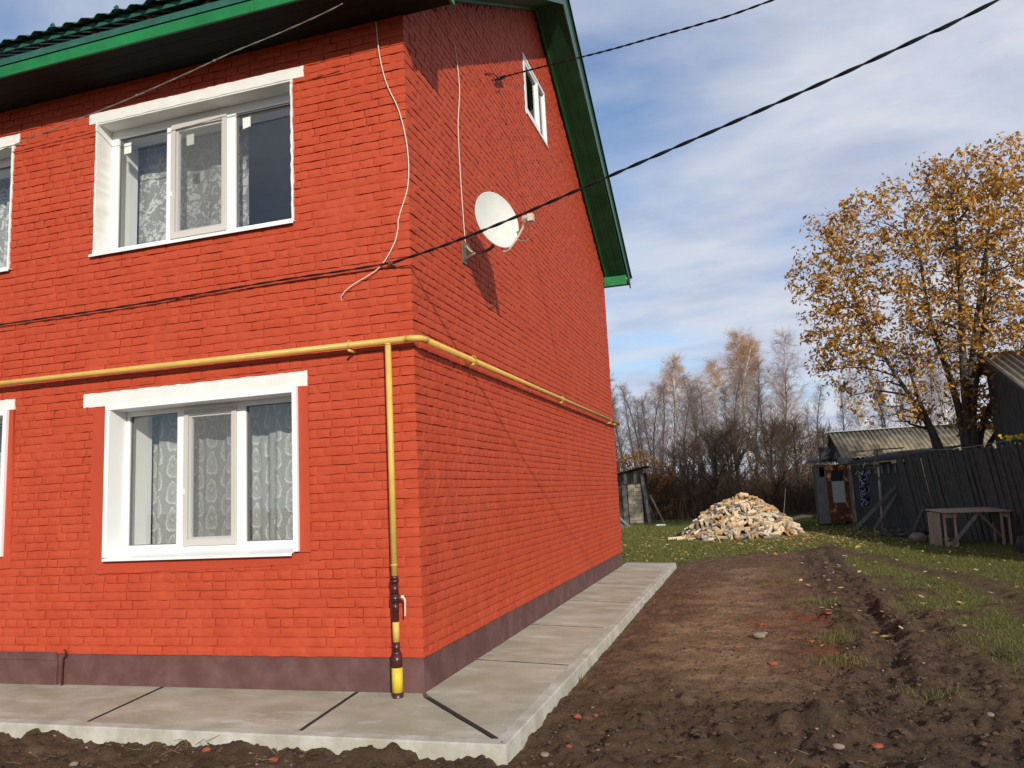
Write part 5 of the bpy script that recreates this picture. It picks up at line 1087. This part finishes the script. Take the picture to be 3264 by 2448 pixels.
# far birches: (pixel column of the foot used only to read off the spacing) -> metres across at that distance
B = [(1968, 86, 0, .78, 0, 'pale birch beside the house edge in the far tree line'), (2182, 84, 0, .97, 1, 'gold-topped birch, leftmost of the three gold crowns'), (2300, 88, 3, .86, 0, 'slanting white birch left of the middle gold crown'), (2352, 84, 1, 1.06, 1, 'tall birch with gold crown, middle of the three gold tops'),
     (2389, 86, 0, 1.12, 1, 'tall straight white birch with gold crown, rightmost of the gold tops'), (2470, 85, 2, 1.08, 0, 'tallest bare silvery birch right of the gold crowns'), (2520, 92, 1, .92, 0, 'bare silvery birch at the right end of the far tree line'), (2235, 95, 2, .92, 2, 'hazy birch with russet leaves behind the dark trunks'), (2425, 97, 2, 1.0, 0, 'hazy bare birch behind the tallest one'), (2030, 98, 1, .86, 2, 'hazy birch behind the dark trunks near the house edge'), (2110, 100, 0, .94, 0, 'hazy bare birch left of the leftmost gold crown'), (2290, 102, 0, 1.08, 1, 'small gold-tipped birch between the first two gold crowns'), (2545, 90, 3, .8, 2, 'lower russet birch at the far right of the tree line')]
for i, (sx, y, v, s, lf, lab) in enumerate(B):
    t_ = BIRCH[v]; put('birch', 'birch_tree', (gx85(sx, y), y, -.5), s * .935, i * 1.1 if v < 3 else .0, lab, 'birches in the far tree line', [('trunk', t_[0]), ('crown', t_[1])] + ([('leaves', t_[2])] if lf == 1 else [('leaves', t_[3])] if lf == 2 else []))
for i, (x, y, s, lab) in enumerate(((15.3, 62, .66, 'russet birch above the slate-roofed shed'), (18.2, 66, .74, 'second birch behind the big yellow tree, above the slate roof'), (12.6, 70, .62, 'bare birch between the tree line and the slate roof'))):
    t_ = BIRCH[i]; put('birch', 'birch_tree', (x, y, -.5), s, i * 2.0, lab, 'birches behind the slate-roofed shed', [('trunk', t_[0]), ('crown', t_[1]), ('leaves', t_[3])])
ar = random.Random(31)
for i, sx in enumerate((1985, 1998, 2022, 2040, 2063, 2078, 2092, 2113, 2128, 2160, 2196, 2215, 2243, 2262, 2290, 2330, 2362, 2405, 2443, 2461, 2490, 2560, 2600)):
    y = ar.uniform(74, 82) if i % 3 else ar.uniform(84, 94); t_ = ALDER[i % 3]; s = ar.uniform(.70, .92) * (.86 if sx > 2420 else 1)
    put('alder', 'bare_tree', (gx85(sx, y), y, -.5), s, ar.uniform(0, 6), 'slender dark bare tree in the far tree line', 'dark bare trees in the far tree line', [('trunk', t_[0]), ('crown', t_[1])] + ([('leaves', t_[2])] if i % 2 else []))
for i, (x, y) in enumerate(((13.4, 66), (14.6, 72), (16.4, 64), (17.3, 74), (19.4, 68), (20.8, 72), (11.6, 76))):
    t_ = ALDER[i % 3]; put('alder', 'bare_tree', (x, y, -.5), ar.uniform(.56, .72), ar.uniform(0, 6), 'slender bare tree in the row behind the slate-roofed shed', 'bare trees behind the slate-roofed shed', [('trunk', t_[0]), ('crown', t_[1]), ('leaves', t_[2])])
for i, (x, y, s, lab) in enumerate(((-.6, 38, 1.0, 'dark bare orchard tree right of the old shed'), (.9, 34, 1.02, 'spreading bare orchard tree behind the left of the woodpile'), (2.2, 37.5, 1.15, 'dense bare orchard tree behind the top of the woodpile'), (3.6, 35, 1.1, 'bare orchard tree behind the right of the woodpile'), (5.0, 38, 1.12, 'bare orchard tree just left of the outhouse'), (6.6, 41, 1.05, 'bare orchard tree above the outhouse roof'), (-2.2, 44, .95, 'bare bush behind the old shed'), (1.5, 44, 1.2, 'tall bare thicket tree at the back of the orchard'), (4.3, 46, 1.2, 'tall bare tree at the back right of the orchard'))):
    t_ = APPLE[i % 3]; put('apple', 'orchard_tree', (x, y, -.45), s * .82, i * 1.7, lab, 'bare orchard trees behind the yard', [('trunk', t_[0]), ('crown', t_[1])])
# undergrowth: uncountable brushwood behind the yard
tr_ = np.random.RandomState(5); sg = Segs(); LP = []
def brush(n, x0, x1, y0, y1, h0, h1, r):
    for i in range(n):
        x, y = tr_.uniform(x0, x1), tr_.uniform(y0, y1); h = tr_.uniform(h0, h1) * (.55 + .9 * float(vnoise(x * .6, y * .3, 4))); p = np.array((x, y, -.45)); d = np.array((tr_.normal(0, .22), tr_.normal(0, .22), 1.0)); q = p + d * h * .55; w = q + (d + tr_.normal(0, .25, 3)) * h * .5
        sg.add(p, q, r, r * .75); sg.add(q, w, r * .75, r * .4)
        for k in range(3): e = q + tr_.normal(0, .28, 3) * h * .5 + np.array((0, 0, .25 * h)); sg.add(q, e, r * .55, r * .3); LP.append(e)
brush(5200, -7, 9.5, 33.5, 48, 1.0, 2.7, .012); brush(1500, -14, 30, 58, 80, 1.2, 3.0, .022)
tag(link('brushwood', sg.mesh('brushwood', TWIGB)), 'brown tangle of bare brushwood behind the yard', 'brushwood', kind='stuff')
tag(link('dry_leaves', leaves_mesh('dry_leaves', [p for p in LP if tr_.rand() < .8], .13, leafmat('brown_dry_leaves', [(.10, .045, .018), (.17, .085, .03), (.055, .035, .016), (.13, .095, .04)]), 3)), 'brown dry leaves still hanging in the brushwood', 'leaves', kind='stuff')
HP = np.stack([tr_.uniform(-7.5, -1.2, 5200), tr_.uniform(34, 36.5, 5200), np.zeros(5200)], 1); HP[:, 2] = -.4 + tr_.uniform(0, 1, 5200) ** .8 * (3.0 + .9 * vnoise(HP[:, 0] * 1.1, HP[:, 1], 3) - .28 * np.clip(HP[:, 0] + 3, 0, 5))
hg = empty('orange_hedge', (-4, 35, -.45)); tag(hg, 'orange-brown autumn hedge rising behind the old shed', 'hedge')
o = link('foliage', leaves_mesh('foliage', HP, .17, leafmat('hedge_leaves', [(.20, .085, .022), (.30, .14, .035), (.13, .05, .02)]), 8), hg); o.matrix_parent_inverse = Matrix.Translation((4, -35, .45))
hs = Segs()
for i in range(160): x, y = tr_.uniform(-7, -1.4), tr_.uniform(34, 36.5); hs.add((x, y, -.5), (x + tr_.normal(0, .3), y, tr_.uniform(1, 2.6)), .02, .008)
o = link('stems', hs.mesh('stems', TWIGB), hg); o.matrix_parent_inverse = Matrix.Translation((4, -35, .45))

# the big yellow tree behind the fence
BT = Vector((8.25, 18.6, -.45)); bt = empty('autumn_tree', BT); tag(bt, 'big multi-stemmed tree with ochre autumn leaves behind the fence', 'tree'); TI = Matrix.Translation(-BT)
br = random.Random(77); tm = MB(); nodes = []; sg = Segs()
stems = [((-1.1, -.2, 4.6), .15), ((-.35, .3, 8.2), .17), ((.5, -.3, 9.4), .19), ((1.5, .2, 8.6), .17), ((2.6, -.2, 6.8), .15), ((-2.1, .4, 6.4), .13), ((3.4, .5, 5.2), .13), ((.9, -1.4, 7.4), .13)]
for i, ((tx, ty, tz), r) in enumerate(stems):
    st = Vector((-.62, -.1, -.1)) if i in (0, 5) else Vector((.05 + .05 * (i % 3), .03 * i - .1, -.1)); end = Vector((tx, ty, tz)); mid = st.lerp(end, .42) + Vector((-.22 * (tx - .3), 0, .30)); P = spline([st, st.lerp(mid, .5) + Vector((br.uniform(-.06, .06), 0, 0)), mid, mid.lerp(end, .55) + Vector((br.uniform(-.2, .2), br.uniform(-.2, .2), 0)), end], 6)
    n = len(P); tm.tube([BT + p for p in P], [r * .86 * (1 - .86 * k / (n - 1)) + .012 for k in range(n)], 8)
    nodes += [(p, r * (1 - .88 * k / (n - 1)) + .01) for k, p in enumerate(P) if k > n * .28]
def crown_pt():
    while True:
        v = Vector((br.uniform(-1, 1), br.uniform(-1, 1), br.uniform(-1, 1)))
        if v.length < 1 and br.random() < .25 + .75 * v.length:
            p = Vector((.75 + v.x * 5.35, v.y * 3.0, 6.75 + v.z * 4.5))
            a = math.atan2(v.z, v.x); lump = .93 + .05 * sin(a * 5 + 1.3) + .03 * sin(a * 11)
            if v.length < lump and p.z > 2.7 + max(0, .25 * (p.x)) - .35 * min(0, p.x + 1.5): return p
def attach(targets, rmax, nseg, wander, tube):
    new = []; NA_ = np.array([tuple(p) for p, _ in nodes])
    for tp in targets:
        d = NA_ - np.array(tuple(tp)); c = np.linalg.norm(d, axis=1) + np.maximum(d[:, 2] + .25, 0) * 1.6; k = int(np.argmin(c)); p, r = nodes[k]; r = min(r * .55, rmax)
        v = tp - p; L = v.length; pts = [p + v * (j / nseg) + Vector((br.gauss(0, wander), br.gauss(0, wander), .10 * L * sin(pi * j / nseg))) * (0 if j in (0, nseg) else 1) for j in range(nseg + 1)]
        if tube: tm.tube([BT + q for q in pts], [r * (1 - .7 * j / nseg) for j in range(nseg + 1)], 5, cap=False)
        else:
            for j in range(nseg): sg.add(BT + pts[j], BT + pts[j + 1], r * (1 - .6 * j / nseg), r * (1 - .6 * (j + 1) / nseg))
        new += [(q, r * (1 - .7 * j / nseg)) for j, q in enumerate(pts) if j]
    nodes.extend(new); return new
attach([crown_pt() for _ in range(130)], .055, 5, .10, True); attach([crown_pt() for _ in range(650)], .020, 4, .06, False); fin = attach([crown_pt() for _ in range(3000)], .010, 3, .04, False)
LPs = []
for p, r in fin:
    k = 4 if br.random() < .8 else 2
    if p.z < 5.0 and p.x < .5: k = 2 if br.random() < .7 else 0
    cz = float(vnoise(p.x * 1.15 + 40, p.z * 1.15 + p.y * .9 + 40, 8))
    if cz < .33: k = 1 if br.random() < .6 else 0
    elif cz > .55: k += 1
    for _ in range(k): LPs.append(BT + p + Vector((br.gauss(0, .10), br.gauss(0, .10), br.gauss(0, .09))))
for mesh_, nm in ((tm.mesh('trunk', BARKG, True), 'trunk'), (sg.mesh('branches', BARKG), 'branches'), (leaves_mesh('crown', LPs, .16, leafmat('ochre_leaves', [(.24, .10, .02), (.46, .235, .045), (.60, .34, .075), (.36, .16, .03), (.52, .30, .09)], transl=.30), 4, .75, .44), 'crown')):
    o = link(nm, mesh_, bt); o.matrix_parent_inverse = TI

# ================================================================== GROUND COVER
gr_ = np.random.RandomState(9)
def blades(n, x0, x1, y0, y1, h, w, seed):
    rg = np.random.RandomState(seed); X = rg.uniform(x0, x1, n); Y = rg.uniform(y0, y1, n); Z, Gm, D, Rm = ground4(X, Y); k = (rg.rand(n) < Gm ** 1.5) & (Gm > .25) & ~((X < 1.0) & (Y > -1.05) & (Y < 10.6)); X, Y, Z = X[k], Y[k], Z[k]; m_ = len(X)
    a = rg.uniform(0, 2 * pi, m_); H = h * rg.uniform(.45, 1.25, m_); ln = rg.normal(0, .45, (m_, 2)) * H[:, None]; b = np.stack([X, Y, Z - .008], 1); s_ = np.stack([np.cos(a), np.sin(a), 0 * a], 1) * (w * rg.uniform(.6, 1.2, m_))[:, None]
    V = np.stack([b - s_, b + s_, b + np.stack([ln[:, 0], ln[:, 1], H], 1)], 1); return V.reshape(-1, 3)
BV = [blades(75000, 3.2, 7.2, -1.3, 13, .055, .0042, 1), blades(70000, -2.5, 8.0, 10.8, 22, .075, .0075, 2), blades(30000, -4.5, 8, 22, 34, .11, .013, 3)]
tuft = []
for tx, ty, n, sp_r, hh in ((3.25, 5.63, 260, .13, .13), (3.23, 2.94, 200, .12, .10), (3.18, 1.96, 220, .14, .09), (2.92, 9.13, 160, .22, .08), (2.86, 7.63, 120, .15, .08), (0.98, 1.1, 60, .03, .07), (3.3, 3.3, 140, .1, .08), (3.7, .9, 150, .16, .08)):
    for i in range(n):
        x, y = tx + gr_.normal(0, sp_r), ty + gr_.normal(0, sp_r); z = -.42; a = gr_.uniform(0, 6.28); H = hh * gr_.uniform(.4, 1.2); tuft.append((x, y, a, H))
T = np.array(tuft); TZ = ground(T[:, 0], T[:, 1])[0]; bb = np.stack([T[:, 0], T[:, 1], TZ - .01], 1); s_ = np.stack([np.cos(T[:, 2]), np.sin(T[:, 2]), 0 * T[:, 2]], 1) * .0035; lnn = gr_.normal(0, .5, (len(T), 2)) * T[:, 3:4]
BV.append(np.stack([bb - s_, bb + s_, bb + np.stack([lnn[:, 0], lnn[:, 1], T[:, 3]], 1)], 1).reshape(-1, 3))
V = np.concatenate(BV); F = np.arange(len(V)).reshape(-1, 3)
tag(link('grass', npmesh('grass', V, F, leafmat('grass_blades', [(.10, .12, .028), (.16, .18, .045), (.07, .088, .022), (.28, .23, .10), (.12, .16, .034), (.20, .15, .07)], transl=.25))), 'short green autumn grass of the yard', 'grass', kind='stuff')
# fallen leaves
n = 3200; LX = np.concatenate([gr_.normal(4.0, 1.1, n // 2), gr_.uniform(-1.5, 7, n // 2)]); LY = np.concatenate([gr_.normal(18.0, 1.7, n // 2), gr_.uniform(11, 24, n // 2)]); LZ, LG, _, _ = ground4(LX, LY); k = (LG > .3) | (gr_.rand(len(LX)) < .15); LX, LY, LZ = LX[k], LY[k], LZ[k]
LXn = gr_.uniform(3.0, 7, 160); LYn = gr_.uniform(2, 12, 160); LZn = ground(LXn, LYn)[0]; LX = np.concatenate([LX, LXn]); LY = np.concatenate([LY, LYn]); LZ = np.concatenate([LZ, LZn]); n = len(LX)
a = gr_.uniform(0, 6.28, n); L = gr_.uniform(.05, .11, n); d = np.stack([np.cos(a), np.sin(a), gr_.normal(0, .25, n)], 1); s_ = np.stack([-np.sin(a), np.cos(a), gr_.normal(.1, .35, n)], 1); p = np.stack([LX, LY, LZ + gr_.uniform(.02, .06, n)], 1); L = L[:, None]
V = np.stack([p, p + d * L * .5 + s_ * L * .27, p + d * L, p + d * L * .5 - s_ * L * .27], 1).reshape(-1, 3); b = (np.arange(n) * 4)[:, None]
tag(link('fallen_leaves', npmesh('fallen_leaves', V, np.concatenate([b + np.array([[0, 1, 2]]), b + np.array([[0, 2, 3]])]), leafmat('fallen_leaf', [(.42, .27, .08), (.55, .40, .16), (.30, .15, .05), (.50, .42, .24)], transl=.15))), 'yellow fallen leaves scattered on the grass by the woodpile', 'leaves', kind='stuff')
# clods and pebbles
def clods(n, seed, x0, x1, y0, y1, r0, r1, onlysoil=True):
    rg = random.Random(seed); m = MB(); npc = 0; X = np.array([rg.uniform(x0, x1) for _ in range(n)]); Y = np.array([rg.uniform(y0, y1) for _ in range(n)]); Z, Gm, D, _ = ground4(X, Y)
    for x, y, z, g_, d_ in zip(X, Y, Z, Gm, D):
        if g_ > .5 or (x < .99 and -1.0 < y < 10.6): continue
        r = (r0 + (r1 - r0) * rg.random() ** 4) * (.6 + .7 * d_); q = rock((x, y, z + r * .15), r, rg.random(), (1.1, 1, .7)); m.add(q.v, q.f)
    return m
CL = mat('clod_soil', (.040, .025, .016), .95, col2=(.11, .068, .041), vscale=3)
world_coord(CL)
m = clods(4200, 3, .9, 4.9, -1.5, 5, .005, .024); q = clods(6500, 13, 1.0, 3.6, -1.3, 6.5, .004, .014); m.add(q.v, q.f); q = clods(1100, 4, -4.0, 1.2, -1.75, -.98, .005, .026); m.add(q.v, q.f); q = clods(1200, 6, 1.0, 4.6, 5, 13, .008, .034); m.add(q.v, q.f)
tag(m.build('soil_clods', CL), 'brown clods of turned soil scattered over the bare earth', 'soil', kind='stuff')
m = MB(); rg = random.Random(15)
for i in range(170):
    x, y = (rg.uniform(1.05, 4.6), rg.uniform(-1.4, 8)) if i % 3 else (rg.uniform(-3.6, 4), rg.uniform(-1.6, -1.0))
    q = rock((x, y, gz(x, y) + .004), rg.uniform(.004, .014), i, (1.2, 1, .7)); m.add(q.v, q.f)
tag(m.build('pebbles', mat('pebble', (.20, .155, .115), .85, var=.4, vscale=2)), 'small pale pebbles scattered in the bare soil', 'gravel', kind='stuff')
BRK = mat('broken_brick', (.27, .070, .036), .9, var=.25, vscale=20, bump=.002, bscale=60)
for i, (x, y, r) in enumerate(((3.14, -.38, .055), (2.53, 3.8, .055), (2.28, 2.53, .05), (2.6, 1.75, .06), (1.22, -.12, .05), (1.32, .02, .035), (2.02, 2.6, .03), (3.0, 2.95, .045), (-.58, -1.15, .05), (-3.3, -1.25, .045), (-1.15, -1.08, .05), (1.3, -.75, .035), (3.3, 4.55, .06))):
    r *= .72; tag(rock((x, y, gz(x, y) + r * .2), r, i + 50, (1.1, .9, .6)).build('brick_fragment', BRK), 'small orange-red brick fragment lying on the bare soil', 'brick fragment', 'brick fragments on the bare soil')
for i, (x, y, r) in enumerate(((2.49, 3.0, .07), (2.54, 3.18, .045), (2.9, -.6, .04), (3.95, .39, .03), (2.76, .21, .025), (-2.0, -1.35, .035), (1.15, -.78, .04))):
    o = rock((x, y, gz(x, y) + r * .25), r, i + 150, (1.25, .95, .65)).build('stone', mat('pale_stone', (.21, .165, .125), .85, var=.2, vscale=15), None, True); o.modifiers.new('s', 'SUBSURF').render_levels = 2; tag(o, 'small pale stone lying on the bare soil', 'stone', 'pale stones on the bare soil')
# dry twigs at the paving edge
m = MB(); rg = random.Random(23)
for cx, cy, n_ in ((-1.34, -1.05, 16), (-.55, -1.12, 8), (2.75, 3.05, 22), (2.4, -.9, 14), (3.0, -.7, 8), (-2.0, -1.4, 8)):
    for i in range(n_):
        x, y = cx + rg.gauss(0, .15), cy + rg.gauss(0, .09); a = rg.uniform(0, 6.28); L = rg.uniform(.04, .12); z = gz(x, y) + .02; m.tube([(x, y, z), (x + cos(a) * L * .5, y + sin(a) * L * .5, z + rg.uniform(0, .03)), (x + cos(a + .3) * L, y + sin(a + .3) * L, z + rg.uniform(-.01, .04))], .0016, 4)
tag(m.build('dry_twigs', mat('straw', (.22, .155, .085), .9, var=.3)), 'dry straw-coloured twigs lying on the soil', 'twigs', kind='stuff')
